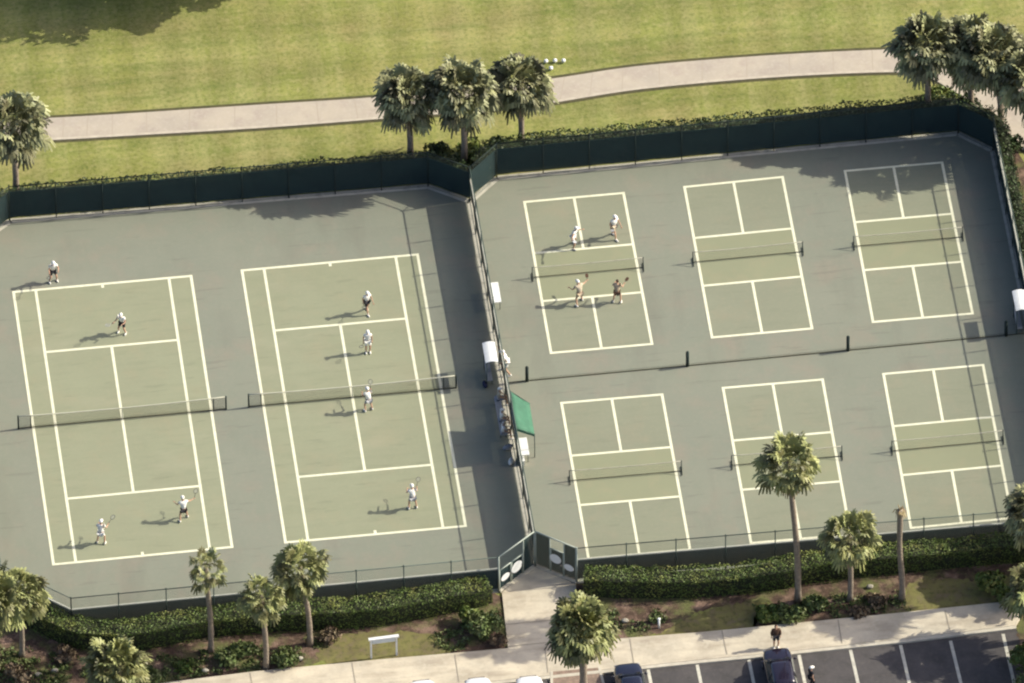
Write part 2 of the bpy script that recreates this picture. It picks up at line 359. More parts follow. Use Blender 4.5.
def bed(pts, m=None, z=0.012, name='planting_bed'):
    P = [G(*p) for p in pts]; P.append(P[0]); q = smooth_poly(P, 14, 0.16)[:-1]
    return sheet(name, q, z, m or M['mulch'])
bed([(-60, 720), (-60, 600), (20, 612), (60, 634), (150, 632), (256, 622), (420, 600), (498, 594), (503, 640), (507, 650), (440, 656), (428, 640), (380, 634), (330, 640), (318, 662), (256, 673), (172, 684), (100, 700)])
bed([(576, 583), (640, 578), (768, 566), (900, 556), (1080, 540), (1090, 640), (1022, 625), (1016, 606), (990, 604), (980, 588), (915, 585), (903, 600), (912, 613), (830, 621), (768, 627), (740, 626), (755, 612), (765, 602), (700, 612), (680, 626), (640, 637), (578, 642)])
bed([(1006, 603), (1030, 600), (1090, 620), (1110, 700), (1062, 760), (1030, 690), (1020, 640)], z=0.016)
# strips of mulch and low growth under the northern hedges
bed([(-60, 252), (10, 214), (200, 196), (420, 180), (466, 190), (500, 168), (760, 144), (950, 126), (985, 132), (1012, 200), (1050, 330), (1080, 330), (1030, 180), (1000, 118), (950, 106), (760, 124), (500, 150), (466, 162), (410, 164), (200, 184), (0, 202), (-60, 214)], M['mulch'], 0.010)
M['turf_shade'] = mat('patchy_shaded_turf', (0.19, 0.18, 0.07), (0.14, 0.12, 0.06), 0.9, rough=1, spec=0.05, bump=.6,
                layers=[((0.20, 0.185, 0.07), 0.8, 0.48, 0.66, 0.8, None), ((0.19, 0.15, 0.10), 1.8, 0.5, 0.66, 0.6, None), ((0.06, 0.065, 0.025), 2.6, 0.5, 0.7, 0.6, None)])  # mulch and grass tones mixed, with the shade on these patches in the colour
bed([(315, 662), (330, 637), (380, 632), (432, 634), (450, 640), (450, 655), (430, 660), (370, 666)], M['turf_shade'], .018, 'patchy_shaded_turf')
bed([(650, 640), (686, 620), (725, 606), (764, 603), (756, 616), (748, 632), (700, 640)], M['turf_shade'], .018, 'patchy_shaded_turf')
bed([(905, 603), (912, 583), (960, 580), (985, 584), (994, 603), (950, 611), (908, 615)], M['turf_shade'], .018, 'patchy_shaded_turf')
isl = [(553, 673), (598, 669), (606, 700), (612, 740), (560, 745), (553, 700)]
sheet('traffic_island', [G(*p) for p in isl], 0.126, M['paver'], 0.12)
ik = [G(*p) for p in isl[1:4]]; sheet('kerb', off(ik, 0.0) + off(ik, 0.16)[::-1], 0.138, M['kerb'], 0.13)
ik = [G(*p) for p in (isl[5], isl[0])]; sheet('kerb', off(ik, 0.0) + off(ik, 0.16)[::-1], 0.138, M['kerb'], 0.13)

# ------------------------------------------------------------------ court surfaces
NW0, NW1, NE1, MIDN = (-47, 262), (10, 221.5), (428, 187), (470, 202)
SW0, SW1 = (2, 600), (72, 633)
GL, GA, GR = (499, 592), (535, 566), (577, 583)
PN0, PN1, PE1 = (497, 178.5), (958, 134), (993, 151)
PSE = (1072, 541)
left_out = [NW0, NW1, NE1, MIDN, GA, GL, SW1, SW0]
right_out = [(476, 199), PN0, PN1, PE1, PSE, GR, GA]
right_out[-1] = (537, 565.5)
sheet('tennis_court_apron', [G(*p) for p in left_out], 0.045, M['apron'], 0.04)
sheet('small_court_apron', [G(*p) for p in right_out], 0.045, M['apron'], 0.04)
ZC, ZL = 0.050, 0.055

def court(cs, W, L, m):
    """cs: TL, TR, BR, BL survey pixels.  returns map(x,y)->world point"""
    tl, tr, br, bl = [G(*c, 0.05) for c in cs]
    def f(x, y, z=ZL):
        u, v = x / W, y / L
        p = (bl * (1 - u) + br * u) * (1 - v) + (tl * (1 - u) + tr * u) * v
        return Vector((p.x, p.y, z))
    return f
lines = MB(); surf = {'tennis_court': MB(), 'small_court': MB(), 'net_zone': MB()}
def ln(f, x0, y0, x1, y1, wd=0.13):
    a, b = f(x0, y0), f(x1, y1); t = (b - a).normalized(); a = a - t * wd / 2; b = b + t * wd / 2
    nr = Vector((-t.y, t.x, 0)) * wd / 2
    lines.face([a + nr, a - nr, b - nr, b + nr])
def lift(k=[0]):
    k[0] += 1; return k[0]
tennis = [((13.5, 292), (191, 276), (232, 547), (53.5, 564.5)), ((242, 270.5), (417.5, 254.5), (465.5, 526), (285.5, 542.5))]
W, L = 10.97, 23.77
TF = []
def seglines(f, segs, wd):
    # butt the lines so no two overlap in one plane: lengthwise ones lie 2 mm above the crosswise ones
    for (x0, y0, x1, y1, dz) in segs:
        n0 = len(lines.v); ln(f, x0, y0, x1, y1, wd)
        for i in range(n0, len(lines.v)): v = lines.v[i]; lines.v[i] = (v[0], v[1], v[2] + dz)
for cs in tennis:
    f = court(cs, W, L, None); TF.append(f)
    surf['tennis_court'].face([f(0, 0, ZC), f(W, 0, ZC), f(W, L, ZC), f(0, L, ZC)])
    i = 1.37; s0, s1 = L / 2 - 6.4, L / 2 + 6.4
    seglines(f, [(0, 0, W, 0, 0), (0, L, W, L, 0), (i, s0, W - i, s0, 0), (i, s1, W - i, s1, 0), (0, 0, 0, L, .002), (W, 0, W, L, .002), (i, 0, i, L, .002), (W - i, 0, W - i, L, .002),
                 (W / 2, s0, W / 2, s1, .002), (W / 2, 0, W / 2, .25, .002), (W / 2, L - .25, W / 2, L, .002)], 0.17)
pick = [((524.5, 202), (623.5, 193), (652, 344), (551, 353)), ((684.5, 187), (782.5, 177), (812, 328.5), (712, 337.5)), ((845, 171), (942, 162.5), (972.5, 313.5), (873, 322)),
        ((561.5, 403), (662, 394.5), (690, 549.5), (588.5, 558.5)), ((723, 388), (822.5, 379.5), (850.5, 534.5), (751, 543)), ((883.5, 374), (983, 365), (1012, 518), (911, 528))]
W2, L2 = 6.10, 13.41
PF = []
for cs in pick:
    f = court(cs, W2, L2, None); PF.append(f)
    k0, k1 = L2 / 2 - 2.13, L2 / 2 + 2.13
    surf['small_court'].face([f(0, 0, ZC), f(W2, 0, ZC), f(W2, k0, ZC), f(0, k0, ZC)])
    surf['small_court'].face([f(0, k1, ZC), f(W2, k1, ZC), f(W2, L2, ZC), f(0, L2, ZC)])
    surf['net_zone'].face([f(0, k0, ZC), f(W2, k0, ZC), f(W2, k1, ZC), f(0, k1, ZC)])
    seglines(f, [(0, 0, W2, 0, 0), (0, L2, W2, L2, 0), (0, k0, W2, k0, 0), (0, k1, W2, k1, 0), (0, 0, 0, L2, .002), (W2, 0, W2, L2, .002), (W2 / 2, 0, W2 / 2, k0, .002), (W2 / 2, k1, W2 / 2, L2, .002)], 0.165)
for k, m in (('tennis_court', 'court'), ('small_court', 'court2'), ('net_zone', 'kitchen')): tag(surf[k].build(k + '_surface', M[m]), kind='structure')
tag(lines.build('court_lines', M['line']), kind='structure')

# ------------------------------------------------------------------ fences
FH, SH, GAP = 3.0, 1.95, 0.27
UPV = Vector((0, 0, 1))
def wallstrip(mb, a, b, z0, z1, uv=True, t=0.0):
    a, b = Vector(a), Vector(b); l = (b - a).length
    d = (b - a).normalized(); nr = Vector((-d.y, d.x, 0))
    P = [a.copy(), b.copy(), b.copy(), a.copy()]
    for p, z in zip(P, (z0, z0, z1, z1)): p.z = z
    if t:
        Q = [p + nr * t for p in P]; P = [p - nr * t for p in P]
        mb.raw(P + Q, [(0, 1, 2, 3), (7, 6, 5, 4), (3, 2, 6, 7), (0, 4, 5, 1), (0, 3, 7, 4), (1, 5, 6, 2)])
    else: mb.face(P, 0, [(0, z0), (l, z0), (l, z1), (0, z1)])
def sag_screen(mb, a, b, z0, z1):
    """windscreen cloth with its slight sags and billows between the ties"""
    a, b = Vector(a), Vector(b); l = (b - a).length; d = (b - a).normalized(); nr = Vector((-d.y, d.x, 0))
    n = max(2, int(l / 0.5)); rows = [z0, (z0 * 2 + z1) / 3, (z0 + 2 * z1) / 3, z1]; vs = []
    for i in range(n + 1):
        s = l * i / n; ph = (s % 2.9) / 2.9
        for j, z in enumerate(rows):
            bil = (0.03 + .05 * mnoise.noise(Vector((s * .9, z, a.y)))) * math.sin(math.pi * ph) * (1 if 0 < j < 3 else .3) + 0.015 * math.sin(s * 2.1 + j)
            zz = z - (0.03 * math.sin(math.pi * ph) if j == 3 else 0) + (0.05 * mnoise.noise(Vector((s * .6, j, a.x))) if j == 0 else 0)
            p = a + d * s + nr * bil; p.z = zz; vs.append(p)
    mb.raw(vs, [(i * 4 + j, (i + 1) * 4 + j, (i + 1) * 4 + j + 1, i * 4 + j + 1) for i in range(n) for j in range(3)])
def fence(pix, label, screen=True, SH=1.95, hemmed=True, group='tall chain-link fences round the courts', skip_first=False, pale=False):
    P = [G(*p) for p in pix]
    root = empty('chain_link_fence', P[0], 0, label, 'fence', group)
    O = P[0]; P = [p - O for p in P]
    mesh = MB(); rail = MB(); scr = MB(); hem = MB(); lit_curb = MB(); bot = MB()
    for i in range(len(P) - 1):
        a, b = P[i], P[i + 1]; l = (b - a).length; n = max(1, round(l / 2.9)); d = (b - a).normalized()
        wallstrip(mesh, a, b, 0.06, FH)
        rail.tube([a + UPV * FH, b + UPV * FH], 0.03 if not pale else .034, 6)
        bot.tube([a + UPV * .075, b + UPV * .075], 0.012, 4)
        nr = Vector((-d.y, d.x, 0))
        if screen:
            off_ = nr * 0.06
            sag_screen(scr, a + off_, b + off_, GAP, SH)
            q = [a + off_ * 1.0, b + off_ * 1.0]
            wallstrip(hem, q[0], q[1], SH - (.045 if hemmed else .02), SH + (.045 if hemmed else .02), t=0.05 if hemmed else .012)
        wallstrip(lit_curb, a, b, 0.0, 0.058, t=0.06 if 'parking side' in label else 0.2)
        for k in range(n + 1):
            if k == 0 and (i > 0 or skip_first): continue
            p = a + (b - a) * (k / n)
            pm = MB(); pm.tube([p, p + UPV * (FH + .06)], 0.034, 8); pm.ell(p + UPV * (FH + .07), (.05, .05, .04), 8, 5)
            pm.build('post', M['galv'] if hemmed else M['dark'], root, True)
    mesh.build('wire_mesh', M['chain'], root); rail.build('top_rail', M['galv'] if hemmed else M['dark'], root, True); bot.build('bottom_wire', M['galv'], root)
    lit_curb.build('lit_footing', M['lit_footing'], root)
    if screen:
        s = scr.build('windscreen', M['screen'], root, True); hem.build('hem', M['hem'] if hemmed else M['screen'], s)
    return root
fence([NW0, NW1, NE1, MIDN], 'chain-link fence with navy windscreen along the golf path side of the two tennis courts', SH=2.45, hemmed=False)
fence([SW1, GL], 'chain-link fence behind the low hedge on the parking side of the tennis courts')
fence([NW0, SW0, SW1], 'chain-link fence with cut corner outside the left tennis court, by the pale trunked palm', skip_first=True)
fence([MIDN, GA], 'long chain-link fence dividing the tennis courts from the six small courts', skip_first=True, pale=True)
fence([MIDN, PN0, PN1, PE1], 'chain-link fence with navy windscreen on the golf path side of the six small courts', SH=2.45, hemmed=False, skip_first=True)
fence([PE1, PSE], 'chain-link fence on the far right side of the six small courts', skip_first=True, pale=True)
fence([GR, PSE], 'chain-link fence with dark windscreen on the parking side of the six small courts', skip_first=True)

# the notched entrance: a gate wing to each side of the dividing fence
def gate_wing(a_px, b_px, splits, label):
    """splits: list of (t0,t1,height,is_gate)"""
    A, B = G(*a_px), G(*b_px); root = empty('fence_gate', A, 0, label, 'gate', 'gates of the notched entrance')
    B = B - A; A = Vector((0, 0, 0)); d = (B - A).normalized(); nr = Vector((-d.y, d.x, 0))
    for t0, t1, h, gate in splits:
        p, q = A + (B - A) * t0, A + (B - A) * t1
        sc_ = MB(); sag_screen(sc_, p + nr * .04, q + nr * .04, .12, h)
        fr = MB(); r_ = .04
        fr.tube([p + UPV * .08, p + UPV * (FH if not gate else h + .05)], r_, 8); fr.tube([q + UPV * .08, q + UPV * (FH if not gate else h + .05)], r_, 8)
        fr.tube([p + UPV * (h + .05), q + UPV * (h + .05)], r_, 8); fr.tube([p + UPV * .1, q + UPV * .1], r_, 8)
        if gate:
            g_ = fr.build('gate_leaf', M['galvpale'], root, True); sc_.build('windscreen', M['screen'], g_)
            hd = MB(); c = p * .12 + q * .88; hd.box(c + UPV * 1.05 - nr * .05, (.12, .05, .18), math.atan2(d.y, d.x)); hd.build('latch', M['chrome'], g_)
        else:
            fr.build('panel_frame', M['galvpale'], root, True); sc_.build('windscreen', M['screen'], root)
    for t in (0, 1):
        p = A + (B - A) * t; pm = MB(); pm.tube([p, p + UPV * (FH + .06)], .055, 8); pm.build('post', M['galvpale'], root, True)
    tr = MB(); tr.tube([A + UPV * FH, B + UPV * FH], .045, 8); tr.build('top_rail', M['galvpale'], root, True)
    th = MB(); wallstrip(th, A, B, 0, .16, t=.16); th.build('threshold', M['kerb'], root)
    me = MB(); wallstrip(me, A, B, .1, FH); me.build('wire_mesh', M['chain'], root)
    return root
gate_wing(GL, GA, [(0.02, .33, 1.75, True), (.36, .66, 1.75, True), (.68, .98, FH - .06, False)], 'left wing of the notched entrance with see-through double gate beside a dark panel')
gate_wing(GA, GR, [(0.02, .36, FH - .06, False), (.38, .68, 2.05, True), (.70, .98, FH - .06, False)], 'right wing of the notched entrance with a low gate between two tall dark panels')
def disc_sign(a_px, b_px, t, z, label, rx=.42, rz_=.36):
    A, B = G(*a_px), G(*b_px); p = A + (B - A) * t; d = (B - A).normalized(); ang = math.atan2(d.y, d.x)
    nr = Vector((-d.y, d.x, 0)); c = p - nr * .06 + UPV * z
    mb = MB(); n = 18; vs = []
    for s in (-.012, .012):
        for k in range(n):
            a = 2 * math.pi * k / n; vs.append(c + d * rx * math.cos(a) + UPV * rz_ * math.sin(a) + nr * s)
    mb.raw(vs, [tuple(range(n)), tuple(range(n, 2 * n))[::-1]] + [(k, k + n, (k + 1) % n + n, (k + 1) % n) for k in range(n)])
    o = mb.build('sign', M['white']); return tag(o, label, 'sign', 'white signs on the entrance gates')
disc_sign(GL, GA, .16, 1.0, 'small white oval sign on the outermost leaf of the left gate wing', .36, .26)
disc_sign(GL, GA, .48, 1.15, 'larger white oval sign in the middle of the left gate wing', .46, .42)
disc_sign(GA, GR, .50, 1.40, 'white oval sign on the low gate of the right wing', .40, .36)
disc_sign(GA, GR, .82, 1.10, 'white oval sign on the tall panel at the right end of the entrance', .34, .26)

# ------------------------------------------------------------------ nets
def net(f, W, L, over, h, label, group, tennis_=True):
    a, b = f(-over, L / 2, .05), f(W + over, L / 2, .05)
    root = empty('tennis_net' if tennis_ else 'court_net', a, 0, label, 'net', group)
    b = b - a; a = Vector((0, 0, 0)); d = b.normalized(); nr = Vector((-d.y, d.x, 0)); l = b.length
    sag = .12 if tennis_ else .05; n = 12
    nm = MB(); top = MB(); bt = MB(); tp = []
    for i in range(n + 1):
        t = i / n; tp.append(a + d * l * t + UPV * (h - sag * (1 - (2 * t - 1) ** 2)))
    for i in range(n):
        p, q = tp[i], tp[i + 1]; p0, q0 = Vector((p.x, p.y, .04)), Vector((q.x, q.y, .04))
        u0, u1 = l * i / n, l * (i + 1) / n
        nm.face([p0, q0, q, p], 0, [(u0, 0), (u1, 0), (u1, q.z), (u0, p.z)])
    top.tube(tp, .034 if tennis_ else .022, 6)
    bt.tube([a + UPV * .04, b + UPV * .04], .03 if tennis_ else .02, 5)
    nm.build('netting', M['net'] if tennis_ else M['netlite'], root)
    top.build('top_band', M['band'] if tennis_ else M['lit_footing'], root, True); bt.build('bottom_cord', M['darkband'], root)
    if tennis_:
        # denser strip of netting added to darken the foot like its shadow line
        sk = MB(); wallstrip(sk, a, b, .04, .26); sk.build('base_shade', M['net'], root)
        cs = MB(); m_ = (a + b) / 2; cs.box(m_ + UPV * (h - sag) / 2 - nr * .03, (.05, .02, h - sag), math.atan2(d.y, d.x)); cs.build('centre_strap', M['band'], root)
    for s, p in ((-1, a), (1, b)):
        pm = MB(); pm.tube([p + UPV * .0, p + UPV * (h + .04)], .05 if tennis_ else .026, 8); pm.build('net_post', M['dark'], root, True)
        if not tennis_:
            ft = MB(); ft.tube([p - nr * .38 + UPV * .04, p + nr * .38 + UPV * .04], .022, 6)
            ft.tube([p + UPV * .75, p - nr * .4 + UPV * .05], .022, 6); ft.build('foot', M['dark'], root, True)
    if not tennis_:
        pass
    else:
        for t in (.06, .94):
            pm = MB(); p = a + d * l * t; pm.tube([p, p + UPV * (h - .02)], .03, 8); pm.build('singles_stick', M['dark'], root, True)
    return root
net(TF[0], W, L, .914, 1.07, 'tennis net with pale band across the left tennis court', 'tennis nets')
net(TF[1], W, L, .914, 1.07, 'tennis net with pale band across the tennis court beside the dividing fence', 'tennis nets')
pl = ['the small court where four people are playing', 'the middle small court of the row by the golf path', 'the far right small court of the row by the golf path',
      'the small court nearest the green awning', 'the small court right behind the tallest palm', 'the far right small court on the parking side']
for f, t in zip(PF, pl): net(f, W2, L2, .33, .88, 'low portable net on ' + t, 'portable nets on the small courts', False)

# old divider line of posts between the two rows of small courts
DP = [G(527, 381, .05), G(687.5, 366, .05), G(848, 350.5, .05), G(1006, 335.5, .05)]
dv = empty('divider_net', DP[0], 0, 'low divider netting with a dark line along the ground between the small court rows', 'net')
cb = MB(); nm = MB()
E0 = G(507, 383, .05); E1 = G(1029, 333, .05)
chain = [E0] + DP + [E1]
for i in range(len(chain) - 1):
    a, b = chain[i] - DP[0], chain[i + 1] - DP[0]
    cb.tube([a + UPV * .03, b + UPV * .03], .028, 5)  # thin dark line along the ground from post to post
    if 0 < i < 4: nm.face([a + UPV * .03, b + UPV * .03, b + UPV * .22, a + UPV * .22], 0, [(0, 0), ((b - a).length, 0), ((b - a).length, .19), (0, .19)])
cb.build('ground_line', M['darkband'], dv); nm.build('netting', M['net'], dv)
for i, p in enumerate(DP):
    pr = empty('divider_post', p, 0, ['thick dark green post standing nearest the dividing fence, between the small court rows', 'thick dark green post second from the dividing fence, between the small court rows',
          'thick dark green post between the middle and right small courts', 'thick dark green post in the shade near the far right fence'][i], 'post', 'dark posts between the rows of small courts')
    a = MB(); a.tube([(0, 0, 0), (0, 0, 1.18)], .105, 12); a.build('pad', M['dark'], pr, True)
    a = MB(); a.ell((0, 0, 1.2), (.08, .08, .07), 10, 6); a.build('cap', M['dark'], pr, True)

# ------------------------------------------------------------------ people
def skin_mesh(name, verts, edges, radii, m, parent, sub=1, extra=None, root=0):
    me = bpy.data.meshes.new(name + '_src'); me.from_pydata([tuple(v) for v in verts], edges, [])
    o = bpy.data.objects.new(name + '_src', me); COL.objects.link(o)
    mod = o.modifiers.new('s', 'SKIN')
    for i, sv in enumerate(me.skin_vertices[0].data):
        r = radii[i]; sv.radius = r if hasattr(r, '__len__') else (r, r); sv.use_root = (i == root)
    mod.branch_smoothing = .5
    if sub: o.modifiers.new('u', 'SUBSURF').levels = sub
    dg = bpy.context.evaluated_depsgraph_get(); ev = o.evaluated_get(dg)
    mb = MB(); em = ev.to_mesh(); mb.raw([v.co.copy() for v in em.vertices], [tuple(p.vertices) for p in em.polygons]); ev.to_mesh_clear()
    bpy.data.objects.remove(o); bpy.data.meshes.remove(me)
    if extra: extra(mb)
    return mb.build(name, m if isinstance(m, list) else [m], parent, True)

def person(px, py, face, label, shirt='wshirt', bottom='black', hat='wshirt', hair='hair', pose='ready', h=1.75, group=None, z0=.055, longleg=False, hold=None, shoes='wshirt', sleeves=False):
    loc = G(px, py, z0); k = h / 1.75 * 1.05
    root = empty('person', loc, face, label, 'person', group); root.scale = (k, k, k)
    V = Vector; seated = pose == 'sit'
    lean = {'ready': .10, 'stand': .0, 'crouch': .24, 'reach': .14, 'walk': .04, 'sit': .02, 'serve': -.04}[pose]
    hz = {'ready': .90, 'stand': .94, 'crouch': .76, 'reach': .88, 'walk': .93, 'sit': .52, 'serve': .93}[pose]
    pel = V((0, 0, hz)); spread = {'ready': .22, 'stand': .11, 'crouch': .27, 'reach': .26, 'walk': .09, 'sit': .13, 'serve': .16}[pose]
    chest = pel + V((0, lean * .9, .36)); neck = chest + V((0, lean * .55, .19)); head = neck + V((0, .02 + lean * .1, .14)); 
    sh = {s: chest + V((s * .185, lean * .3, .12)) for s in (-1, 1)}
    hip = {s: pel + V((s * .095, 0, -.05)) for s in (-1, 1)}
    ank, kn = {}, {}
    for s in (-1, 1):
        fy = {'walk': s * .26, 'reach': s * .16, 'serve': s * .15}.get(pose, 0.0)
        if seated: kn[s] = V((s * .14, .44, .50)); ank[s] = V((s * .15, .46, .08))
        else:
            ank[s] = V((s * spread, fy, .08)); mid = (hip[s] + ank[s]) / 2
            bend = math.sqrt(max(0.001, .43 ** 2 - ((hip[s] - ank[s]).length / 2) ** 2)) if (hip[s] - ank[s]).length < .86 else .02
            kn[s] = mid + V((s * .02, bend, .02))
    el, ha = {}, {}
    for s in (-1, 1):
        if pose in ('ready', 'crouch'): el[s] = sh[s] + V((s * .10, .10, -.25)); ha[s] = el[s] + V((-s * .08 if s < 0 else .04, .24, .02))
        elif pose == 'reach':
            if s > 0: el[s] = sh[s] + V((.24, .08, -.12)); ha[s] = el[s] + V((.22, .1, .02))
            else: el[s] = sh[s] + V((-.16, .02, -.22)); ha[s] = el[s] + V((-.1, .18, .05))
        elif pose == 'serve':
            if s > 0: el[s] = sh[s] + V((.2, -.05, .16)); ha[s] = el[s] + V((.04, .06, .26))
            else: el[s] = sh[s] + V((-.1, .1, -.2)); ha[s] = el[s] + V((0, .22, .06))
        elif pose == 'walk': el[s] = sh[s] + V((s * .06, -s * .1, -.27)); ha[s] = el[s] + V((0, -s * .06 + .12, -.22))
        elif seated: el[s] = sh[s] + V((s * .05, .1, -.26)); ha[s] = V((s * .13, .34, .60))
        else: el[s] = sh[s] + V((s * .06, -.02, -.28)); ha[s] = el[s] + V((0, .06, -.25))
    toe = {s: ank[s] + V((s * .02, .15, -.045)) for s in (-1, 1)}
    vs = [pel, chest, neck, head - V((0, 0, .02))]; es = [(0, 1), (1, 2), (2, 3)]; rd = [(.13, .10), (.145, .10), .055, .06]
    for s in (-1, 1):
        b = len(vs); vs += [sh[s], el[s], ha[s]]; es += [(1, b), (b, b + 1), (b + 1, b + 2)]; rd += [.062, .042, .03]
        b = len(vs); vs += [hip[s], kn[s], ank[s], toe[s]]; es += [(0, b), (b, b + 1), (b + 1, b + 2), (b + 2, b + 3)]; rd += [.09, .06, .042, .035]
    def extra(mb):
        mb.ell(head, (.078, .096, .118), 14, 10)
        mb.tube([head + V((0, .088, .02)), head + V((0, .118, -.02)), head + V((0, .09, -.03))], [.008, .016, .01], 6)      # nose
        for s in (-1, 1):
            mb.ell(head + V((s * .08, 0, -.005)), (.012, .02, .032), 8, 5)
            mb.ell(head + V((s * .03, .087, .012)), (.012, .008, .008), 8, 5, 1)
            d = (ha[s] - el[s]).normalized(); side = d.cross(V((0, 0, 1)));
            side = side.normalized() if side.length > .1 else V((1, 0, 0)); dn = d.cross(side)
            mb.ell(ha[s] + d * .045, (.036, .042, .036), 8, 6)
            for q, ln_ in ((-1.5, .062), (-.5, .078), (.5, .074), (1.5, .058)):
                r0 = ha[s] + d * .07 + side * q * .019; r1 = r0 + d * ln_ * .55 + dn * .008; r2 = r1 + (d * .5 + dn * .6) * ln_ * .6
                mb.tube([r0, r1, r2], [.0095, .009, .007], 5)
            t0 = ha[s] + d * .02 + side * .032; mb.tube([t0, t0 + side * .03 + d * .025, t0 + side * .03 + d * .055 + dn * .02], [.012, .011, .008], 5)
        mb.box(head + V((0, .09, -.055)), (.045, .012, .008), 0, 2)
    skin_mesh('body', vs, es, rd, [M['skin'], M['black'], M['brown']], root, 1, extra)
    # shirt
    vs = [pel + V((0, 0, .02)), chest, neck - V((0, 0, .035))]; es = [(0, 1), (1, 2)]; rd = [(.175, .145), (.20, .155), (.09, .09)]
    for s in (-1, 1):
        b = len(vs); vs += [sh[s], sh[s] * .45 + el[s] * .55] if not sleeves else [sh[s], el[s]]; es += [(1, b), (b, b + 1)]; rd += [.1, .085]
        if sleeves: vs.append(el[s] * .15 + ha[s] * .85); es.append((b + 1, b + 2)); rd.append(.05)
    skin_mesh('shirt', vs, es, rd, M[shirt], root)
    # shorts or trousers
    vs = [pel + V((0, 0, .0))]; es = []; rd = [(.165, .135)]
    for s in (-1, 1):
        b = len(vs); end = kn[s] if longleg else hip[s] * .25 + kn[s] * .75
        vs += [hip[s], end]; es += [(0, b), (b, b + 1)]; rd += [.115, .088]
        if longleg: vs.append(kn[s] * .1 + ank[s] * .9); es.append((b + 1, b + 2)); rd.append(.07)
    skin_mesh('trousers' if longleg else 'shorts', vs, es, rd, M[bottom], root)
    for s in (-1, 1):
        sm = MB(); c = (ank[s] + toe[s]) / 2; sm.ell((c.x, c.y + .02, .045), (.052, .145, .05), 10, 6); sm.ell(ank[s] + V((0, 0, .0)), (.052, .052, .07), 10, 6); sm.build('shoe', M[shoes], root, True)
    if hat:
        hm = MB(); hm.ell(head + V((0, -.005, .055)), (.10, .12, .09), 14, 8)
        n = 16; vsb = []
        for zz in (.0, .014):
            for kk in range(n):
                a = 2 * math.pi * kk / n; rr = 1.0 + (.55 if math.sin(a) > 0 else .12) * abs(math.sin(a))
                vsb.append(head + V((.098 * rr * math.cos(a), .12 * rr * math.sin(a), .045 + zz)))
        hm.raw(vsb, [tuple(range(n))[::-1], tuple(range(n, 2 * n))] + [(q_, (q_ + 1) % n, (q_ + 1) % n + n, q_ + n) for q_ in range(n)])
        hm.build('cap', M[hat], root, True)
    hm = MB(); hm.ell(head + V((0, -.022, .035)), (.086, .09, .1), 12, 8); hm.build('hair', M[hair], root, True)
    if hold:
        col_, what, kind_ = hold
        mw = Matrix.Translation(loc) @ Matrix.Rotation(face, 4, 'Z') @ Matrix.Scale(k, 4)
        hnd = mw @ (ha[1] + (ha[1] - el[1]).normalized() * .07)
        dirn = (mw.to_3x3() @ (V((.35, .8, .25)) if pose != 'serve' else V((.2, .1, 1)))).normalized()
        rr = empty('tennis_racket' if kind_ == 'racket' else 'paddle', hnd, 0, what, 'racket' if kind_ == 'racket' else 'paddle', 'rackets and paddles held by the players')
        sx = dirn.cross(UPV).normalized(); sy = dirn
        hd = MB(); hd.tube([-sy * .06, sy * .16], .017, 8); hd.build('grip', M['black'], rr, True)
        if kind_ == 'racket':
            fr = MB(); c = sy * .5; n = 20
            loop = [c + sx * .125 * math.cos(2 * math.pi * i / n) + sy * .165 * math.sin(2 * math.pi * i / n) for i in range(n + 1)]
            fr.tube(loop, .012, 6, caps=False); fr.tube([sy * .16, c - sy * .155], .012, 6); fr.build('frame', M[col_], rr, True)
            stg = MB()
            for i in range(-4, 5):
                x = i * .026; yy = .165 * math.sqrt(max(0, 1 - (x / .125) ** 2)); stg.tube([c + sx * x - sy * yy, c + sx * x + sy * yy], .002, 3, caps=False)
                y = i * .034; xx = .125 * math.sqrt(max(0, 1 - (y / .165) ** 2)); stg.tube([c + sy * y - sx * xx, c + sy * y + sx * xx], .002, 3, caps=False)
            stg.build('strings', M['grey'], rr)
        else:
            fr = MB(); nn = sx.cross(sy).normalized(); c = sy * .30; n = 16; vs2 = []
            for t_ in (-.007, .007):
                for i in range(n):
                    a = 2 * math.pi * i / n; ca, sa = math.cos(a), math.sin(a)
                    q = lambda v: math.copysign(abs(v) ** .6, v)
                    vs2.append(c + sx * .1 * q(ca) + sy * .145 * q(sa) + nn * t_)
            fr.raw(vs2, [tuple(range(n))[::-1], tuple(range(n, 2 * n))] + [(k_, (k_ + 1) % n, (k_ + 1) % n + n, k_ + n) for k_ in range(n)])
            fr.build('face', M[col_], rr)
    return root
GT = 'players on the tennis courts'; GP = 'players on the small courts'
S_, N_ = math.pi, 0.0
person(53, 281, S_ + .2, "player in loose white shirt and dark shorts behind the left tennis court's far baseline", pose='ready', group=GT, h=1.8,
       hold=('black', 'tennis racket held by the player behind the far baseline', 'racket'))
person(122.5, 332.5, S_ - .5, "player in white shirt and black shorts by the left tennis court's far service line", pose='ready', group=GT, hold=('grey', 'tennis racket held by the player near the far service line of the left court', 'racket'))
person(101, 544, -.3, 'player all in white near the near left corner of the left tennis court', bottom='wshirt', pose='ready', group=GT, h=1.82, hold=('black', 'tennis racket held by the all white player in the near left corner', 'racket'))
person(184, 520, .1, "player in broad white shirt and black shorts near the left tennis court's near service line", pose='reach', group=GT, hold=('black', 'tennis racket held by the player with outstretched arms on the left court', 'racket'))
person(367, 312, S_ + .4, "player in white shirt and dark shorts behind the right tennis court's far service line", pose='walk', group=GT, bottom='black', hold=('black', 'tennis racket held by the player behind the far service line of the right court', 'racket'))
person(368, 352, S_, 'slim player in white between far service line and net, right tennis court', bottom='wshirt', pose='stand', group=GT, h=1.78, hold=('black', 'tennis racket held by the slim player beyond the net of the right court', 'racket'))
